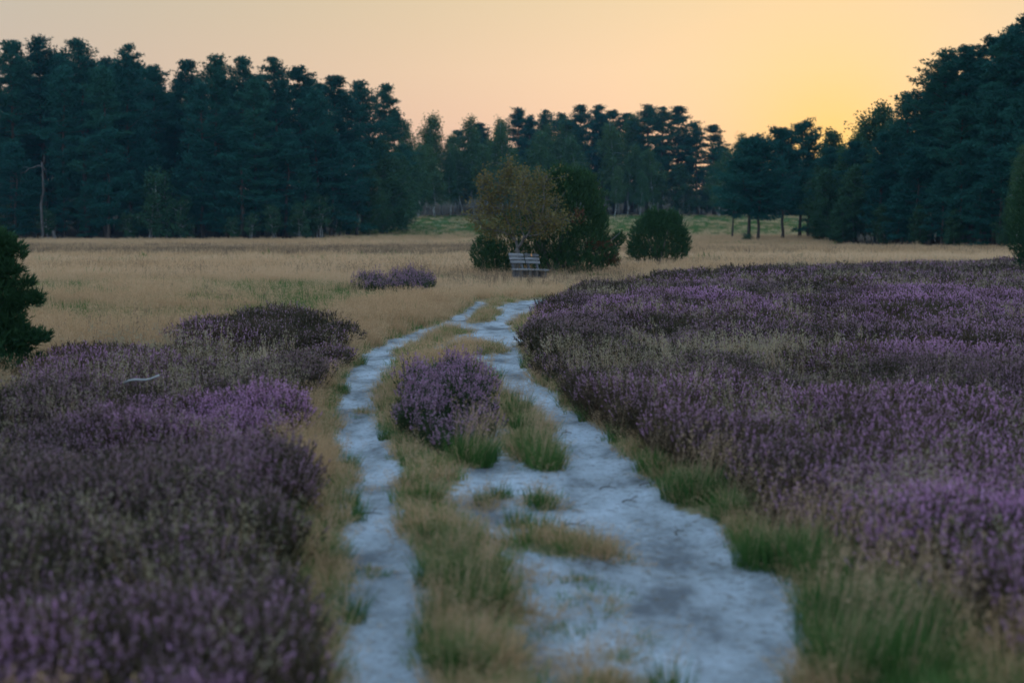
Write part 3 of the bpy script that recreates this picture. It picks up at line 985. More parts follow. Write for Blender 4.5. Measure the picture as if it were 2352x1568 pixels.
# ------------------------------------------------------------------ the gnarled little tree behind the benches
def thorn_tree():
    Yd = 46.0
    k_ = Yd / 3267
    X0 = (1186 - 1176) * k_
    z0 = tz(X0, Yd)
    o = thing('small_oak', 'gnarled little tree with yellowing leaves behind the benches', 'tree', (X0, Yd, z0))
    w = lambda x, y, dy=0: np.array([(x - 1186) * k_, dy, EYE + (515 - y) * k_ - z0])
    tr, cr = Acc(), Acc()

    def limb(pts, r0, r1):
        P = np.array([w(*p) for p in pts])
        t = np.linspace(0, 1, len(P))
        tt = np.linspace(0, 1, len(P) * 3)
        Q_ = np.stack([np.interp(tt, t, P[:, i]) for i in range(3)], 1) + rng.normal(0, .012, (len(tt), 3))
        tr.tube(Q_, r0 + (r1 - r0) * tt, 6)
        return Q_
    ends = []
    trunk = limb([(1180, 648), (1182, 610), (1187, 580), (1190, 568)], .085, .065)
    limb([(1186, 646, .1), (1189, 610, .1), (1191, 575, .05)], .06, .05)
    main = [([(1190, 568), (1205, 548, -.1), (1212, 540, -.1), (1225, 515, -.2), (1246, 490, -.2), (1250, 462, -.2), (1248, 430, -.1), (1256, 405, 0)], .05, .012),
            ([(1190, 568), (1178, 545, .1), (1172, 540, .1), (1150, 532, .0), (1125, 528, -.1), (1105, 515, -.2), (1095, 500, -.2)], .035, .008),
            ([(1190, 570), (1180, 540, .3), (1170, 515, .4), (1155, 485, .5), (1148, 450, .5), (1140, 420, .5)], .035, .008),
            ([(1205, 548), (1198, 520, .2), (1194, 500, .2), (1190, 465, .3), (1186, 430, .3), (1170, 400, .3), (1168, 382, .3)], .03, .006),
            ([(1212, 540), (1225, 512, -.3), (1250, 512, -.5), (1275, 515, -.6), (1290, 505, -.6)], .022, .006),
            ([(1212, 540), (1235, 540, .4), (1260, 525, .6), (1275, 500, .7), (1280, 460, .7)], .025, .006),
            ([(1225, 515, -.2), (1220, 490, -.5), (1205, 470, -.7), (1200, 440, -.7), (1205, 415, -.7)], .02, .005),
            ([(1155, 485, .5), (1130, 470, .5), (1118, 440, .4), (1112, 410, .4)], .02, .005),
            ([(1150, 532, 0), (1130, 510, .4), (1120, 490, .5), (1110, 470, .5)], .02, .005),
            ([(1190, 465, .3), (1215, 440, .5), (1225, 410, .5)], .016, .005)]
    for pts, r0, r1 in main:
        Q_ = limb(pts, r0, r1)
        n = len(Q_)
        for i in range(int(n * .35), n):
            for _ in range(6):
                e = Q_[i] + rng.normal(0, 1, 3) * np.array([.27, .27, .20]) + np.array([0, 0, .08])
                mid = (Q_[i] + e) / 2 + rng.normal(0, .04, 3)
                tr.tube(np.array([Q_[i], mid, e]), [.008, .006, .003], 3)
                ends.append((e, mid))
    pts = []
    for e, mid in ends:
        n = 11
        u_ = rng.random(n)[:, None]
        pts.append(mid * (1 - u_) + e * u_ + rng.normal(0, .085, (n, 3)))
    pts = np.concatenate(pts)
    # sparse upright shoots on top
    for x, y in ((1112, 400), (1120, 395), (1168, 372), (1172, 385), (1205, 388), (1215, 392), (1236, 385), (1245, 395), (1150, 395), (1190, 400)):
        b_ = w(x, y + 28, .2)
        e = w(x, y, .2)
        tr.tube(np.array([b_, (b_ + e) / 2 + rng.normal(0, .02, 3), e]), [.008, .006, .003], 3)
        pts = np.concatenate([pts, b_ + (e - b_) * rng.random(40)[:, None] + rng.normal(0, .07, (40, 3))])
    cr.tris(leaves(pts, rng.uniform(.045, .085, len(pts))))
    part('trunk', tr.mesh('thorn_limbs', [M['dark_bark']], True), o)
    part('crown', cr.mesh('thorn_leaves', [M['yellow_leaf']]), o)


thorn_tree()


# ------------------------------------------------------------------ benches
def rot_box(acc, c, size, rx_=0.0):
    b_ = Acc()
    b_.box((0, 0, 0), size)
    v = b_.v[0]
    cc, s_ = math.cos(rx_), math.sin(rx_)
    v = np.stack([v[:, 0], v[:, 1] * cc - v[:, 2] * s_, v[:, 1] * s_ + v[:, 2] * cc], 1) + np.array(c)
    acc.add(v, b_.f[0])


def bevelled(me, w):
    import bmesh
    bm = bmesh.new()
    bm.from_mesh(me)
    bmesh.ops.dissolve_limit(bm, angle_limit=.01, verts=bm.verts, edges=bm.edges)
    bmesh.ops.bevel(bm, geom=list(bm.edges), offset=w, segments=2, affect='EDGES', profile=.6)
    bm.to_mesh(me)
    bm.free()
    return me


def bench(x, y, Yd, label, mats, mark=False, tilt=0.0, dz=0.0):
    k_ = Yd / 3267
    X0 = (x - 1176) * k_
    o = thing('park_bench', label, 'bench', (X0, Yd, tz(X0, Yd) + dz), R(-135), 'pair of benches')
    o.rotation_euler = (0, tilt, R(-135))
    L = .64
    lean = math.atan2(.16, .50)
    base_ = np.array([0, -.02, .42])
    upv = np.array([0, -math.sin(lean), math.cos(lean)])
    nrm_ = np.array([0, math.cos(lean), math.sin(lean)])
    for i in range(3):
        c = base_ + upv * (.215 + i * .115) + nrm_ * .045 + np.array([rng.normal(0, .006), 0, 0])
        a = Acc()
        rot_box(a, c, (L, .028, .088), lean)
        sl = part('backrest_slat', bevelled(a.mesh('backrest_slat', [mats[i]]), .006), o)
        if mark and i == 2:
            a = Acc()
            rot_box(a, c + nrm_ * .0165 + np.array([.02, 0, 0]), (.05, .006, .085), lean)
            part('paint_mark', a.mesh('paint_mark', [M['orange']]), sl)
    for s in (-1, 1):
        a = Acc()
        rot_box(a, base_ + upv * .24 + np.array([s * .2, 0, 0]), (.07, .055, .56), lean)
        part('back_post', bevelled(a.mesh('back_post', [M['bench_leg']]), .006), o)
        a = Acc()
        rot_box(a, (s * .2, .17, .17), (.10, .34, .40))
        part('leg', bevelled(a.mesh('leg', [M['bench_leg']]), .008), o)
    for i in range(2):
        a = Acc()
        rot_box(a, (rng.normal(0, .006), .10 + i * .195, .405), (L + .02, .17, .05))
        part('seat_plank', bevelled(a.mesh('seat_plank', [M['bench']]), .007), o)


bench(1190, 647, 44.6, 'weathered grey bench with all-pale back slats beside the little tree trunk', [M['bench']] * 3, False, R(-1.5), -.02)
bench(1225, 645, 45.12, 'weathered bench with darker top slat carrying an orange mark', [M['bench'], M['bench'], M['bench_dark']], True, R(-2.5), -.03)


# ------------------------------------------------------------------ plant prototypes for the ground cover (kept out of the scene)
def proto_coll(name, meshes):
    c = bpy.data.collections.new(name)
    for i, me in enumerate(meshes):
        o = bpy.data.objects.new('%s_%02d' % (name, i), me)
        c.objects.link(o)
    return c


def heather_tris(acc, n, rad, h, nflower, fl, fw, nleaf, ll, lw, bloom=.8, mi=(0, 1)):
    a = rng.random(n) * 6.283
    r = rng.random(n) ** .5
    bx, by = r * rad * .45 * np.cos(a), r * rad * .45 * np.sin(a)
    hh = h * (1.0 - .35 * r ** 2) * rng.uniform(.72, 1.12, n)
    tip = np.stack([r * rad * np.cos(a) + rng.normal(0, .02, n), r * rad * np.sin(a) + rng.normal(0, .02, n), hh], 1)
    b_ = np.stack([bx, by, 0 * bx], 1)
    d = tip - b_
    # stems
    acc.tris(blades(b_, d, np.linalg.norm(d, axis=1), np.full(n, lw * .7)), mi[0])
    # leaves up the stem
    t = rng.uniform(.12, .92, (n, nleaf))
    p = (b_[:, None] + d[:, None] * t[..., None]).reshape(-1, 3)
    dd = np.repeat(unit(d), nleaf, 0) * .7 + rng.normal(size=p.shape) * .6
    acc.tris(blades(p, dd, rng.uniform(.6, 1.3, len(p)) * ll, rng.uniform(.7, 1.3, len(p)) * lw), mi[0])
    # flower spikes
    on = rng.random(n) < bloom
    t = 1 - rng.random((on.sum(), nflower)) * (.30 * fl / .1) * .33 / h
    p = (b_[on][:, None] + d[on][:, None] * t[..., None]).reshape(-1, 3)
    dd = np.repeat(unit(d[on]), nflower, 0) * .8 + rng.normal(size=p.shape) * .7
    acc.tris(blades(p, dd, rng.uniform(.6, 1.2, len(p)) * fw * 1.7, rng.uniform(.7, 1.3, len(p)) * fw), mi[1])


def heather_proto(name, **kw):
    a = Acc()
    heather_tris(a, **kw)
    return a.mesh(name, [M['h_leaf'], M['h_flower']])


H_NEAR = proto_coll('heather_near', [heather_proto('heather_near', n=42, rad=.20, h=.36, nflower=12, fl=.10, fw=.010, nleaf=12, ll=.030, lw=.008, bloom=b_)
                                     for b_ in (.75, .6, .5, .65, .2, .06)])
H_MID = proto_coll('heather_mid', [heather_proto('heather_mid', n=46, rad=.28, h=.38, nflower=6, fl=.10, fw=.016, nleaf=6, ll=.055, lw=.016, bloom=b_)
                                   for b_ in (.75, .65, .5, .65, .2, .06)])
H_FAR = proto_coll('heather_far', [heather_proto('heather_far', n=60, rad=.5, h=.40, nflower=4, fl=.10, fw=.026, nleaf=4, ll=.10, lw=.032, bloom=b_)
                                   for b_ in (.75, .65, .5, .65, .25, .1)])


def grass_tris(acc, n, rad, h, w, spread, lean=(0, 0), curve=.35, mi=0, seg=3, hmin=.5):
    a = rng.random(n) * 6.283
    r = rng.random(n) ** .5 * rad
    b_ = np.stack([r * np.cos(a), r * np.sin(a), np.zeros(n) - .01], 1)
    L = h * rng.uniform(hmin, 1.1, n)
    oa = a + rng.normal(0, .7, n)
    out = spread * rng.uniform(.2, 1.0, n)
    hx, hy = np.cos(oa) * out + lean[0], np.sin(oa) * out + lean[1]
    side = np.stack([-np.sin(oa + rng.normal(0, .6, n)), np.cos(oa), np.zeros(n)], 1) * w * .5
    rows = []
    for i in range(seg + 1):
        t = i / seg
        rows.append(b_ + np.stack([hx * L * (t * (1 - curve) + curve * t * t), hy * L * (t * (1 - curve) + curve * t * t),
                                   L * (t - .22 * t * t * np.hypot(hx, hy))], 1))
    for i in range(seg):
        w0, w1 = 1 - .8 * (i / seg), 1 - .8 * ((i + 1) / seg)
        if i == seg - 1:
            w1 = 0.12
        A, B = rows[i] - side * w0, rows[i] + side * w0
        C, D = rows[i + 1] + side * w1, rows[i + 1] - side * w1
        V_ = np.stack([A, B, C, D], 1).reshape(-1, 3)
        k_ = np.arange(n)[:, None] * 4
        acc.add(V_, np.concatenate([k_ + [0, 1, 2], k_ + [0, 2, 3]]), mi)
    return rows[-1], rows[-2]


def panicle(acc, tips, prev, n, size, spread, mi=1):
    d = unit(tips - prev)
    p = np.repeat(tips, n, 0) - np.repeat(d, n, 0) * (rng.random((len(tips) * n, 1)) * spread * 2.4) + rng.normal(0, spread * .30, (len(tips) * n, 3))
    acc.tris(blades(p, np.repeat(d, n, 0) + rng.normal(size=p.shape) * .5, rng.uniform(.6, 1.4, len(p)) * size * 1.6, np.full(len(p), size * .55)), mi)


def tan_proto(name, n, rad, h, w, spread, pn=4, psz=.016, psp=.05, lean=(.12, 0)):
    a = Acc()
    t_, p_ = grass_tris(a, n, rad, h, w, spread, lean)
    if pn:
        sel = rng.random(n) < .6
        panicle(a, t_[sel], p_[sel], pn, psz, psp, 0)
    return a.mesh(name, [M['tan_grass'], M['seed']])


T_NEAR = proto_coll('drygrass_near', [tan_proto('drygrass_near', 46, .12, h_, .0045, .35, 6, .012, .05) for h_ in (.30, .38, .44, .26)])
T_MID = proto_coll('drygrass_mid', [tan_proto('drygrass_mid', 60, .30, h_, .010, .32, 4, .022, .06) for h_ in (.34, .42, .48)])
T_FAR = proto_coll('drygrass_far', [tan_proto('drygrass_far', 70, .80, h_, .028, .30, 3, .05, .09) for h_ in (.40, .48, .55)])


def green_proto(name, n, rad, h, w, spread, mat='green_grass'):
    a = Acc()
    grass_tris(a, n, rad, h, w, spread, (.05, 0))
    return a.mesh(name, [M[mat]])


G_NEAR = proto_coll('greengrass_near', [green_proto('greengrass_near', 60, .11, h_, .0055, .55) for h_ in (.14, .20, .25)])
G_SHORT = proto_coll('shortgrass', [green_proto('shortgrass', 46, .12, h_, .005, .9) for h_ in (.05, .07, .09)])
G_MID = proto_coll('greengrass_mid', [green_proto('greengrass_mid', 60, .30, h_, .013, .45) for h_ in (.2, .28, .34)])
G_FAR = proto_coll('greengrass_far', [green_proto('greengrass_far', 60, .9, h_, .05, .4) for h_ in (.22, .30)])
S_FAR = proto_coll('sedge_far', [green_proto('sedge_far', 60, .8, h_, .035, .3, 'rush') for h_ in (.45, .6)])


def wisp_proto(name, n, h):
    a = Acc()
    t_, p_ = grass_tris(a, n, .10, h, .0028, .25, (.12, 0))
    panicle(a, t_, p_, 9, .011, .05, 1)
    return a.mesh(name, [M['tan_grass'], M['seed']])


W_NEAR = proto_coll('wisps', [wisp_proto('wisps', 12, h_) for h_ in (.44, .52, .58)])


def wisp_far(name, n, h):
    a = Acc()
    t_, p_ = grass_tris(a, n, .25, h, .006, .2, (.12, 0))
    panicle(a, t_, p_, 7, .020, .05, 1)
    return a.mesh(name, [M['tan_grass'], M['seed']])


W_FAR = proto_coll('wisps_far', [wisp_far('wisps_far', 14, h_) for h_ in (.46, .54)])


def scatter_nodes():
    ng = bpy.data.node_groups.new('scatter', 'GeometryNodeTree')
    ng.interface.new_socket('Geometry', in_out='INPUT', socket_type='NodeSocketGeometry')
    ng.interface.new_socket('Plants', in_out='INPUT', socket_type='NodeSocketCollection')
    ng.interface.new_socket('Geometry', in_out='OUTPUT', socket_type='NodeSocketGeometry')
    gi, go = ng.nodes.new('NodeGroupInput'), ng.nodes.new('NodeGroupOutput')
    ci = ng.nodes.new('GeometryNodeCollectionInfo')
    ci.inputs['Separate Children'].default_value = True
    ci.inputs['Reset Children'].default_value = True
    ng.links.new(gi.outputs[1], ci.inputs[0])
    ip = ng.nodes.new('GeometryNodeInstanceOnPoints')

    def na(n, t):
        q = ng.nodes.new('GeometryNodeInputNamedAttribute')
        q.data_type = t
        q.inputs[0].default_value = n
        return q.outputs[0]
    ng.links.new(gi.outputs[0], ip.inputs['Points'])
    ng.links.new(ci.outputs[0], ip.inputs['Instance'])
    ip.inputs['Pick Instance'].default_value = True
    ng.links.new(na('idx', 'INT'), ip.inputs['Instance Index'])
    ng.links.new(na('rot', 'FLOAT_VECTOR'), ip.inputs['Rotation'])
    ng.links.new(na('scl', 'FLOAT_VECTOR'), ip.inputs['Scale'])
    ng.links.new(ip.outputs[0], go.inputs[0])
    return ng


SCAT = scatter_nodes()
PLANTS = [0]


def scatter(name, coll, X, Y, scl, tint, idx=None, zoff=0.0, tiltmax=.15, label=None, cat=None):
    n = len(X)
    if n == 0:
        return
    PLANTS[0] += n
    me = bpy.data.meshes.new(name)
    me.vertices.add(n)
    me.vertices.foreach_set('co', np.stack([X, Y, terrain(X, Y) + zoff], 1).astype(np.float32).ravel())
    k_ = len(coll.objects)
    if idx is None:
        idx = rng.integers(0, k_, n)
    scl = np.asarray(scl)
    if scl.ndim == 1:
        scl = np.stack([scl, scl, scl], 1)
    rot = np.stack([rng.normal(0, tiltmax, n), rng.normal(0, tiltmax, n), rng.random(n) * 6.283], 1)
    for an, ty, arr in (('idx', 'INT', idx.astype(np.int32)), ('tint', 'FLOAT', np.asarray(tint, np.float32)),
                        ('rot', 'FLOAT_VECTOR', rot.astype(np.float32)), ('scl', 'FLOAT_VECTOR', scl.astype(np.float32))):
        a_ = me.attributes.new(an, ty, 'POINT')
        a_.data.foreach_set('vector' if ty == 'FLOAT_VECTOR' else 'value', arr.ravel())
    o = bpy.data.objects.new(name, me)
    COL.objects.link(o)
    md = o.modifiers.new('scatter', 'NODES')
    md.node_group = SCAT
    for it in SCAT.interface.items_tree:
        if it.name == 'Plants':
            md[it.identifier] = coll
    o['kind'] = 'stuff'
    if label:
        o['label'] = label
        o['category'] = cat
    return o


def sample(n, d0, d1, power=0.0, half=27.0):
    """random ground points; density per square metre falls as 1 / d**power"""
    u_ = rng.random(n)
    e = 2.0 - power
    d_ = (d0 ** e + u_ * (d1 ** e - d0 ** e)) ** (1 / e)
    a_ = R(half) * (rng.random(n) * 2 - 1)
    return d_ * np.sin(a_), d_ * np.cos(a_)


def bench_clear(X, Y):
    return ~((np.abs(X - .42) < .75) & (np.abs(Y - 44.7) < .6))


# ---- heather
def heather_layer(coll, n, d0, d1, power, zone, smin, smax, name, label, sparse=0.0):
    X, Y = sample(n, d0, d1, power)
    jx, jy = X + (fbm(X, Y, .8, 71) - .5) * .6, Y + (fbm(X, Y, .8, 72) - .5) * .9
    k_ = inside(zone, jx, jy) & (sand_at(X, Y) < .25)
    mound = .6 * fbm(X, Y, 1.0, 41, 3) + .4 * fbm(X, Y, 2.6, 43, 2)
    gap = fbm(X, Y, 1.7, 45, 3)
    k_ &= (rng.random(n) < .22 + 1.3 * ss(.3, .55, mound)) & bench_clear(X, Y)
    X, Y, mound, gap = X[k_], Y[k_], mound[k_], gap[k_]
    s = smin + (smax - smin) * ss(.30, .68, mound) * rng.uniform(.85, 1.12, len(X))
    fl = fbm(X, Y, 2.4, 47, 4) * .85 + rng.random(len(X)) * .15
    idx = np.where(rng.random(len(X)) < .16 + sparse + .85 * ss(.40, .54, gap), rng.integers(4, 6, len(X)), rng.integers(0, 4, len(X)))
    tint = np.clip((fl - .375) * (3.4 - 2.5 * sparse) + rng.normal(0, .13, len(X)), 0, 1)
    scatter(name, coll, X, Y, np.stack([.8 + .2 * s, .8 + .2 * s, s], 1), tint, idx, -.01, .16, label, 'heather')


LHR = 'purple flowering heather covering the field beside the wider sand track'
LHL = 'purple flowering heather covering the ground between the ragged juniper and the track'
for zone, nm, lb, sp_h in ((heath_right, 'heather_field', LHR, .05), (heath_left, 'heather_field', LHL, .28)):
    heather_layer(H_NEAR, 23000, 3.2, 17, .55, zone, .5, 1.4, nm, lb, sp_h)
    heather_layer(H_MID, 23000, 16, 36, .6, zone, .55, 1.4, nm, lb, sp_h)
    heather_layer(H_FAR, 14000, 34, 100, .6, zone, .7, 1.25, nm, lb, sp_h)


# ---- pale seed-headed grass standing in the heather
def wisps(coll, n, d0, d1, name):
    X, Y = sample(n, d0, d1, .6)
    k_ = (inside(heath_right, X, Y) | inside(heath_left, X, Y)) & (sand_at(X, Y) < .2)
    k_ &= rng.random(n) < ss(.36, .75, fbm(X, Y, 3.4, 91, 3)) * .75
    X, Y = X[k_], Y[k_]
    scatter(name, coll, X, Y, rng.uniform(.7, 1.15, len(X)), rng.random(len(X)), None, 0, .1,
            'pale seed-headed wispy grass standing between the heather', 'grass')


wisps(W_NEAR, 4500, 3.5, 18, 'seed_grass')
wisps(W_FAR, 12000, 17, 62, 'seed_grass')

# ---- the meadow
verge = np.vstack([poly([(690, 1900), (690, 1568), (700, 1400), (690, 1250), (705, 1150), (685, 1050), (695, 960), (720, 900), (770, 850), (800, 790), (780, 730), (1010, 690), (1090, 690)]),
                   poly([(1040, 725), (900, 779), (850, 808), (785, 900), (776, 970), (818, 1150), (812, 1250), (800, 1568), (790, 1900)])])
heath_all = lambda X, Y: inside(heath_right, X, Y) | inside(heath_left, X, Y) | inside(heath_mid, X, Y)
woodland = lambda X, Y: ((Y > 150) & (X < -20)) | (Y > 238) | ((X > .222 * Y) & (Y + X * .5 > 120))


def zone_tone(X, Y):
    """tone of the dry grass: paler and darker swathes across the meadow"""
    band = .22 * ss(40, 46, Y) * ss(72, 64, Y) - .2 * ss(72, 78, Y) * ss(105, 90, Y)
    return np.clip(.12 + 1.0 * fbm(X * .35, Y, 7, 101, 3) + band + .15 * rng.normal(size=len(X)), 0, 1)


def meadow(coll_t, coll_g, n, d0, d1, power, greenness, name, smin=.75, smax=1.15, half=27.0):
    X, Y = sample(n, d0, d1, power, half)
    k_ = ~heath_all(X, Y) & (np.maximum(sand_at(X - .1, Y), sand_at(X + .1, Y)) < .10) & ~woodland(X, Y) & bench_clear(X, Y)
    X, Y = X[k_], Y[k_]
    g = rng.random(len(X)) < greenness(X, Y) * np.where(inside(verge, X, Y), .25, 1)
    tn = zone_tone(X, Y) * (.45 + .55 * ss(15, 38, Y))
    crown = (prox_at(X, Y) > .03) & ~inside(verge, X, Y)
    drop = crown & ~g & (rng.random(len(X)) < .55)
    X, Y, g, tn = X[~drop], Y[~drop], g[~drop], tn[~drop]
    s = rng.uniform(smin, smax, len(X))
    hz_ = 1 - .80 * ss(.01, .30, prox_at(X, Y)) * rng.uniform(.8, 1.1, len(X))
    hz_ *= 1 - .55 * ss(30, 34, Y) * ss(50, 46, Y) * ss(5, 2.5, np.abs(X - .5))
    vg = inside(verge, X, Y)
    hz_ = np.where(vg, np.maximum(hz_, .62 * ss(.5, .12, prox_at(X, Y)) + .12), hz_)
    s = np.stack([s, s, s * np.clip(hz_, .12, 1)], 1)
    scatter('dry_grass', coll_t, X[~g], Y[~g], s[~g], tn[~g], None, 0, .12, 'tan dry grass of the wide open meadow', 'grass')
    scatter('green_grass', coll_g, X[g], Y[g], s[g], rng.random(g.sum()) * .5 + .5 * fbm(X[g], Y[g], 4, 103), None, 0, .12,
            'green grass patches growing through the dry meadow', 'grass')


nearg = lambda X, Y: np.clip(1.7 * ss(.36, .60, fbm(X, Y, 1.1, 111, 3)), .10, .92)


def midg(X, Y):
    band = ss(23, 26, Y) * ss(41, 36, Y) * (X < -2)
    return np.clip(.16 + 1.5 * band * ss(.33, .62, fbm(X, Y, 3, 113, 3)) + .5 * ss(.5, .65, fbm(X, Y, 3, 115)), 0, .92)


farg = lambda X, Y: np.clip(ss(150, 176, Y) * .85 + .5 * ss(.55, .7, fbm(X * .3, Y, 9, 117)), .03, .9)
meadow(T_NEAR, G_NEAR, 34000, 3.0, 17, .6, nearg, 'near')
meadow(T_MID, G_MID, 30000, 16, 48, .9, midg, 'mid', .7, 1.1)
meadow(T_FAR, G_FAR, 34000, 46, 250, 1.0, farg, 'far', .6, 1.0, 25)
# brown sedge band across the meadow
X, Y = sample(16000, 68, 112, .6, 25)
k_ = ~heath_all(X, Y) & ~woodland(X, Y) & (rng.random(len(X)) < ss(.40, .55, fbm(X * .15, Y, 7, 121, 3)) * ss(68, 76, Y)) & ((X < 3) | (rng.random(len(X)) < .25))
X, Y = X[k_], Y[k_]
scatter('brown_sedge', S_FAR, X, Y, rng.uniform(.6, .95, len(X)), rng.random(len(X)), None, 0, .1, 'darker brown sedge swathe across the meadow before the pines', 'grass')

# tall dark stalks dotted through the nearer meadow
def stalk_proto(h):
    a_ = Acc()
    t_, p_ = grass_tris(a_, 9, .35, h, .007, .18, (.1, 0))
    panicle(a_, t_, p_, 5, .022, .05, 0)
    return a_.mesh('stalks', [M['rush']])


STALKS = proto_coll('stalks', [stalk_proto(h_) for h_ in (.55, .7)])
X, Y = sample(9000, 17, 62, .9, 25)
k_ = ~heath_all(X, Y) & (prox_at(X, Y) < .02) & (rng.random(len(X)) < ss(.4, .65, fbm(X, Y, 5, 123, 3))) & bench_clear(X, Y)
scatter('dark_stalks', STALKS, X[k_], Y[k_], rng.uniform(.6, 1.0, k_.sum()), rng.random(k_.sum()) * .5, None, 0, .1, 'thin dark seed stalks standing above the dry meadow grass', 'grass')

# ---- short grass on the crown of the track, its margins and islands
X, Y = sample(30000, 3.0, 34, .8, 14)
s_ = sand_at(X, Y)
near_track = np.maximum.reduce([sand_at(X + dx, Y + dy) for dx in (-.5, 0, .5) for dy in (-.7, 0, .7)]) > .4
k_ = (s_ < .32) & near_track & ~inside(heath_mid, X, Y) & (rng.random(len(X)) < .75)
scatter('short_grass', G_SHORT, X[k_], Y[k_], rng.uniform(.7, 1.5, k_.sum()), np.clip(.25 + .75 * fbm(X[k_], Y[k_], .9, 131), 0, 1), None, 0, .2,
        'short trodden grass on the crown and margins of the track', 'grass')
k2_ = (s_ < .4) & near_track & ~inside(heath_mid, X, Y) & (rng.random(len(X)) < .4)
scatter('trodden_dry_grass', T_NEAR, X[k2_], Y[k2_], np.stack([np.full(k2_.sum(), 1.0)] * 2 + [rng.uniform(.15, .45, k2_.sum())], 1), rng.random(k2_.sum()) * .5, None, 0, .2,
        'flattened brown grass on the crown and margins of the track', 'grass')


# brown and green mats on the sand of the wide rut
mats = isl[1:] + [poly(p) for p in ([(1345, 1236), (1410, 1250), (1440, 1275), (1380, 1268)], [(1440, 1420), (1520, 1432), (1500, 1446), (1430, 1438)],
                                    [(860, 1290), (905, 1300), (880, 1312), (850, 1304)], [(1225, 1300), (1275, 1296), (1290, 1312), (1240, 1318)],
                                    [(1210, 1440), (1265, 1436), (1280, 1452), (1225, 1456)], [(840, 1110), (868, 1106), (872, 1116), (846, 1120)])]
mx_, my_ = [], []
for p in mats:
    lo, hi = p.min(0) - .04, p.max(0) + .04
    n = int(np.clip((hi[0] - lo[0]) * (hi[1] - lo[1]) * 260, 12, 160))
    x_, y_ = rng.uniform(lo[0], hi[0], n), rng.uniform(lo[1], hi[1], n)
    k_ = inside(p, x_ + rng.normal(0, .05, n), y_ + rng.normal(0, .08, n))
    mx_.append(x_[k_])
    my_.append(y_[k_])
X, Y = np.concatenate(mx_), np.concatenate(my_)
g = rng.random(len(X)) < .45
scatter('short_grass', G_SHORT, X[g], Y[g], rng.uniform(.5, 1.1, g.sum()), rng.random(g.sum()), None, 0, .2, 'low green mats of grass on the sand of the wide rut', 'grass')
scatter('trodden_dry_grass', T_NEAR, X[~g], Y[~g], np.stack([np.full((~g).sum(), .9)] * 2 + [rng.uniform(.06, .2, (~g).sum())], 1), rng.random((~g).sum()) * .35, None, 0, .2,
        'low brown mats of dead grass on the sand of the wide rut', 'grass')


# ------------------------------------------------------------------ single plants on and beside the track
def clump(name, label, P, n, coll_kw, group=None, hs=1.0):
    """one heather bush grown over the outline P"""
    x0, y0 = P.min(0)
    x1, y1 = P.max(0)
    c = P.mean(0)
    a_ = Acc()
    k_ = 0
    while k_ < n:
        x, y = rng.uniform(x0, x1), rng.uniform(y0, y1)
        if not inside(P, np.array([x]), np.array([y]))[0]:
            continue
        k_ += 1
        b_ = Acc()
        dens = float(fbm(np.array([x]), np.array([y]), .5, 141)[0])
        heather_tris(b_, 34, .17, .30 * hs * (.35 + 1.3 * dens) * rng.uniform(.75, 1.2), bloom=.6 if rng.random() < .65 else .12, **coll_kw)
        z = tz(x, y) - tz(c[0], c[1])
        for v, f, m_ in zip(b_.v, b_.f, b_.m):
            if len(f):
                a_.add(v + np.array([x - c[0], y - c[1], z - .01]), f - f.min(), int(m_[0]))
    o = thing(name, label, 'heather', (c[0], c[1], tz(c[0], c[1])), 0, group)
    me = a_.mesh('heather_bush', [M['h_leaf_t'], M['h_flower_t']])
    # leafy stems and flower spikes as two parts
    v, f, mi = np.concatenate(a_.v), np.concatenate(a_.f), np.concatenate(a_.m)
    for i, (pn, mt) in enumerate((('stems_and_leaves', M['h_leaf_t']), ('flower_spikes', M['h_flower_t']))):
        ff = f[mi == i]
        us, inv = np.unique(ff.ravel(), return_inverse=True)
        part(pn, tri_mesh(pn, v[us], inv.reshape(-1, 3), [mt]), o)
    bpy.data.meshes.remove(me)


mid_front = poly([(935, 1010), (925, 985), (955, 968), (1000, 962), (1075, 962), (1125, 972), (1128, 1000), (1085, 1035), (1035, 1055), (990, 1042)])
mid_back = poly([(935, 940), (932, 915), (950, 895), (990, 882), (1060, 880), (1105, 895), (1120, 930), (1080, 945), (1000, 948)])
kwn = dict(nflower=10, fl=.10, fw=.014, nleaf=9, ll=.034, lw=.010)
kwm = dict(nflower=6, fl=.10, fw=.022, nleaf=6, ll=.05, lw=.017)
clump('heather_bush', 'dense purple heather bush between the wheel ruts, behind bright grass tufts', mid_front, 60, kwn, None, 1.15)
clump('heather_bush', 'greener half-bloomed heather bush behind the purple one between the ruts', mid_back, 55, kwn, None, 1.2)
clump('heather_bush', 'isolated purple heather mound surrounded by tan grass near the track bend', heath_clump, 150, kwm, None, 1.75)


def tuft_meshes(h, rad, n, stalks):
    a_ = Acc()
    grass_tris(a_, n, rad, h, .006, .6, (.04, 0), .4)
    g_ = a_.mesh('tuft_blades', [M['green_t']])
    a_ = Acc()
    t_, p_ = grass_tris(a_, stalks, rad * .8, h * 1.9, .0035, .35, (.28, 0), .5, hmin=.7)
    panicle(a_, t_, p_, 7, .010, .035, 0)
    return g_, a_.mesh('tuft_stalks', [M['tan_t']])


TUFTS = [tuft_meshes(.20, .09, 150, 14), tuft_meshes(.26, .14, 260, 26), tuft_meshes(.13, .07, 90, 6)]


def tuft(x, y, kind, label, group, s=1.0):
    X, Y = at(x, y)
    o = thing('grass_tuft', label, 'grass tuft', (X, Y, tz(X, Y)), random.uniform(-.5, .5), group, (s, s, s))
    part('blades', TUFTS[kind][0], o)
    part('stalks', TUFTS[kind][1], o)


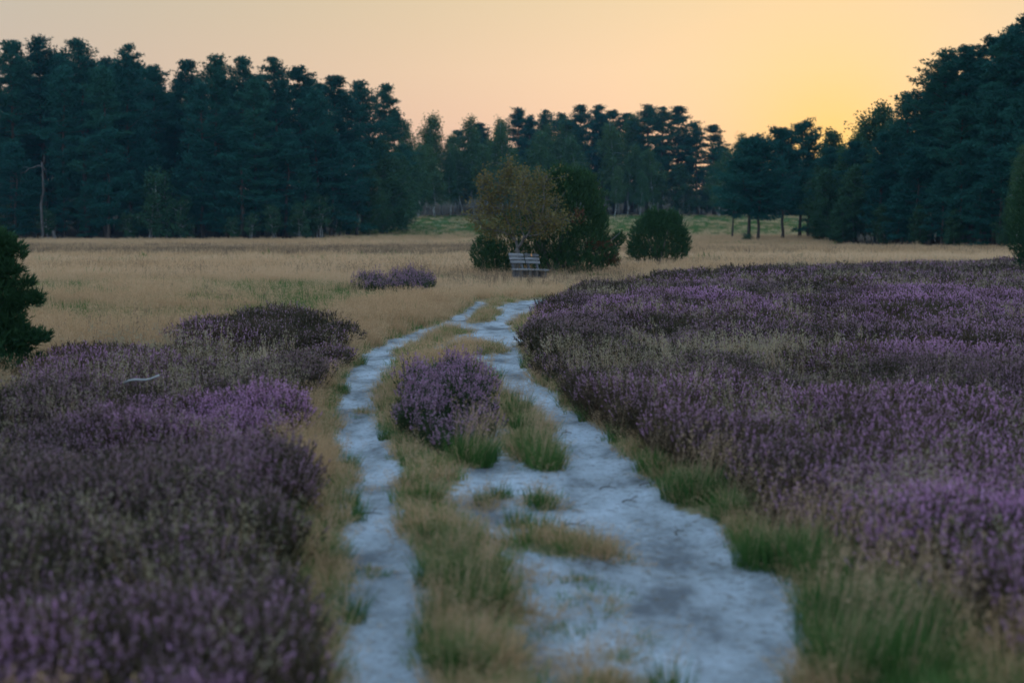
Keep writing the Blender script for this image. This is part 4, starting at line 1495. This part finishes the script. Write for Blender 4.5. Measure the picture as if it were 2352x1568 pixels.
t1 = 'small green grass tuft standing alone on the bare sand of the track'
for x, y, k, s in ((1110, 1138, 2, .9), (1150, 1128, 2, 1.0), (1235, 1142, 2, 1.2), (1255, 1146, 2, 1.0), (1190, 1190, 2, 1.25), (1243, 1204, 2, 1.2), (1275, 1206, 2, 1.0),
                   (1135, 866, 0, 1.1), (1540, 1562, 2, 1.2)):
    tuft(x, y, k, t1, 'lone tufts on the sand', s)
t2 = 'bright green grass tuft growing against the purple heather bush between the ruts'
for x, y, k, s in ((1060, 1058, 1, 1.0), (1095, 1062, 1, .95), (1078, 1066, 1, 1.0), (1115, 1050, 0, 1.1)):
    tuft(x, y, k, t2, 'tufts against the heather bush', s)
t3 = 'green grass tuft on the narrow grassy island inside the wide sand rut'
for x, y, k, s in ((1165, 920, 0, .9), (1185, 960, 1, .8), (1205, 990, 1, .85), (1225, 1020, 1, .8), (1215, 1045, 1, .75), (1240, 1065, 1, .9), (1255, 1075, 1, .8), (1200, 940, 0, 1.0), (1245, 1035, 0, 1.1)):
    tuft(x, y, k, t3, 'tufts on the island in the rut', s)
t4 = 'lush green grass tuft on the sand edge below the wide heather field'
for x, y, k, s in ((1560, 1135, 1, .9), (1595, 1145, 1, 1.1), (1620, 1140, 1, 1.0), (1735, 1275, 1, .9), (1770, 1280, 1, 1.1), (1810, 1290, 1, .9), (1870, 1310, 1, 1.1), (1905, 1340, 1, 1.1),
                   (1900, 1440, 1, 1.0), (1960, 1440, 1, 1.1), (2030, 1450, 1, 1.1), (2000, 1520, 1, 1.0), (1910, 1510, 1, 1.0), (2100, 1500, 1, 1.1), (1265, 880, 0, .9), (1210, 835, 0, 1.0), (1500, 1085, 1, .8),
                   (1420, 1010, 0, 1.0), (1350, 960, 0, 1.0), (1680, 1180, 1, .9), (1950, 1560, 1, 1.1), (2090, 1570, 1, 1.1)):
    tuft(x, y, k, t4, 'tufts along the heather edge', s)
t5 = 'dark green grass tuft on the crown between the two wheel ruts'
for x, y, k, s in ((1000, 1330, 1, .8), (1050, 1360, 1, .9), (1095, 1345, 1, .9), (1040, 1300, 1, .8), (1090, 1395, 1, .75), (1010, 1400, 0, .9), (1030, 1530, 1, .75), (1080, 1540, 1, .7), (1000, 1470, 0, .8), (1130, 1385, 0, 1.0),
                   (1060, 1270, 1, .75), (950, 1120, 0, .9), (985, 1150, 0, .9), (940, 1060, 0, .8), (990, 1240, 0, .8), (880, 935, 0, .6), (885, 1000, 0, .7)):
    tuft(x, y, k, t5, 'tufts on the crown', s)
t6 = 'green grass tuft on the left verge of the narrow rut'
t6 = 'green grass tuft on the verge between the narrow rut and the heather'
for x, y, k, s in ((805, 1060, 0, .8), (812, 1180, 0, .9), (800, 1150, 0, .8), (790, 900, 0, .7), (800, 1400, 0, .9), (780, 870, 0, .8), (830, 830, 0, .8), (770, 1290, 0, .9)):
    tuft(x, y, k, t6, 'tufts on the verge', s)

# fallen pale stick in the heather, pale stone, twigs
X0, Y0 = at(285, 892, .33)
X1, Y1 = at(366, 876, .40)
a = Acc()
u = np.linspace(0, 1, 9)
pts = np.stack([(X1 - X0) * (u - .5), (Y1 - Y0) * (u - .5), .02 + .07 * u + .012 * np.sin(u * 7)], 1)
a.tube(pts, .013 - .005 * u, 7)
single('fallen_stick', a.mesh('fallen_stick', [M['birch_bark']], True), 'pale bare stick lying across the heather near the ragged juniper', 'stick',
       ((X0 + X1) / 2, (Y0 + Y1) / 2, .36))


def stone(x, y, r, label):
    X, Y = at(x, y)
    a_ = Acc()
    th, ph = np.meshgrid(np.linspace(0, 2 * math.pi, 13)[:-1], np.linspace(.05, math.pi - .05, 8))
    d = np.stack([np.sin(ph) * np.cos(th), np.sin(ph) * np.sin(th), np.cos(ph)], -1)
    k_ = 1 + .35 * (fbm(d[..., 0] * 2 + 9, d[..., 1] * 2 + d[..., 2] * 1.3, .9, 151) - .5)
    v = (d * k_[..., None] * np.array([r, r * .8, r * .5])).reshape(-1, 3)
    f = []
    for i in range(7):
        for j in range(12):
            j2 = (j + 1) % 12
            p, q, s, t = i * 12 + j, i * 12 + j2, (i + 1) * 12 + j2, (i + 1) * 12 + j
            f += [(p, s, q), (p, t, s)]
    a_.add(v, f)
    single('pale_stone', a_.mesh('pale_stone', [M['stone']], True), label, 'stone', (X, Y, tz(X, Y) + r * .25))


stone(1192, 789, .13, 'pale rounded stone at the foot of the heather where the track narrows')
for x, y, L, rz in ((1395, 1105, .16, .5), (1490, 1105, .18, .2), (1300, 985, .16, .9), (1445, 1130, .12, .1), (850, 1165, .2, .5), (1560, 1200, .14, 1.2), (1320, 1190, .2, 0)):
    X, Y = at(x, y)
    a = Acc()
    u = np.linspace(0, 1, 6)
    L *= .75
    p = np.stack([L * (u - .5), .02 * np.sin(u * 5), .012 + .012 * np.sin(u * 3)], 1)
    a.tube(p, .006 - .003 * u, 5)
    a.tube(np.array([p[3], p[3] + [.03, .03, .012], p[3] + [.06, .045, .02]]), [.004, .003, .0015], 4)
    single('fallen_twig', a.mesh('fallen_twig', [M['dark_bark']], True), 'thin dark twig lying on the pale sand of the track', 'twig', (X, Y, tz(X, Y)), rz, 'twigs on the sand')

# ------------------------------------------------------------------ evening haze
a = Acc()
a.box((0, 920, 18), (3700, 2040, 46))
me = a.mesh('haze', [])
hz_m = bpy.data.materials.new('evening_haze')
hz_m.use_nodes = True
hn = hz_m.node_tree
hn.nodes.remove(hn.nodes['Principled BSDF'])
pv = hn.nodes.new('ShaderNodeVolumePrincipled')
pv.inputs['Color'].default_value = (.34, .70, 1.0, 1)
pv.inputs['Density'].default_value = .00018
pv.inputs['Anisotropy'].default_value = 0.0
hn.links.new(pv.outputs[0], hn.nodes['Material Output'].inputs['Volume'])
me.materials.append(hz_m)
ho = bpy.data.objects.new('haze', me)
COL.objects.link(ho)
ho['kind'] = 'stuff'
print('trees', TC[0], 'scattered plants', PLANTS[0], 'tris', sum(len(m_.polygons) for m_ in bpy.data.meshes))
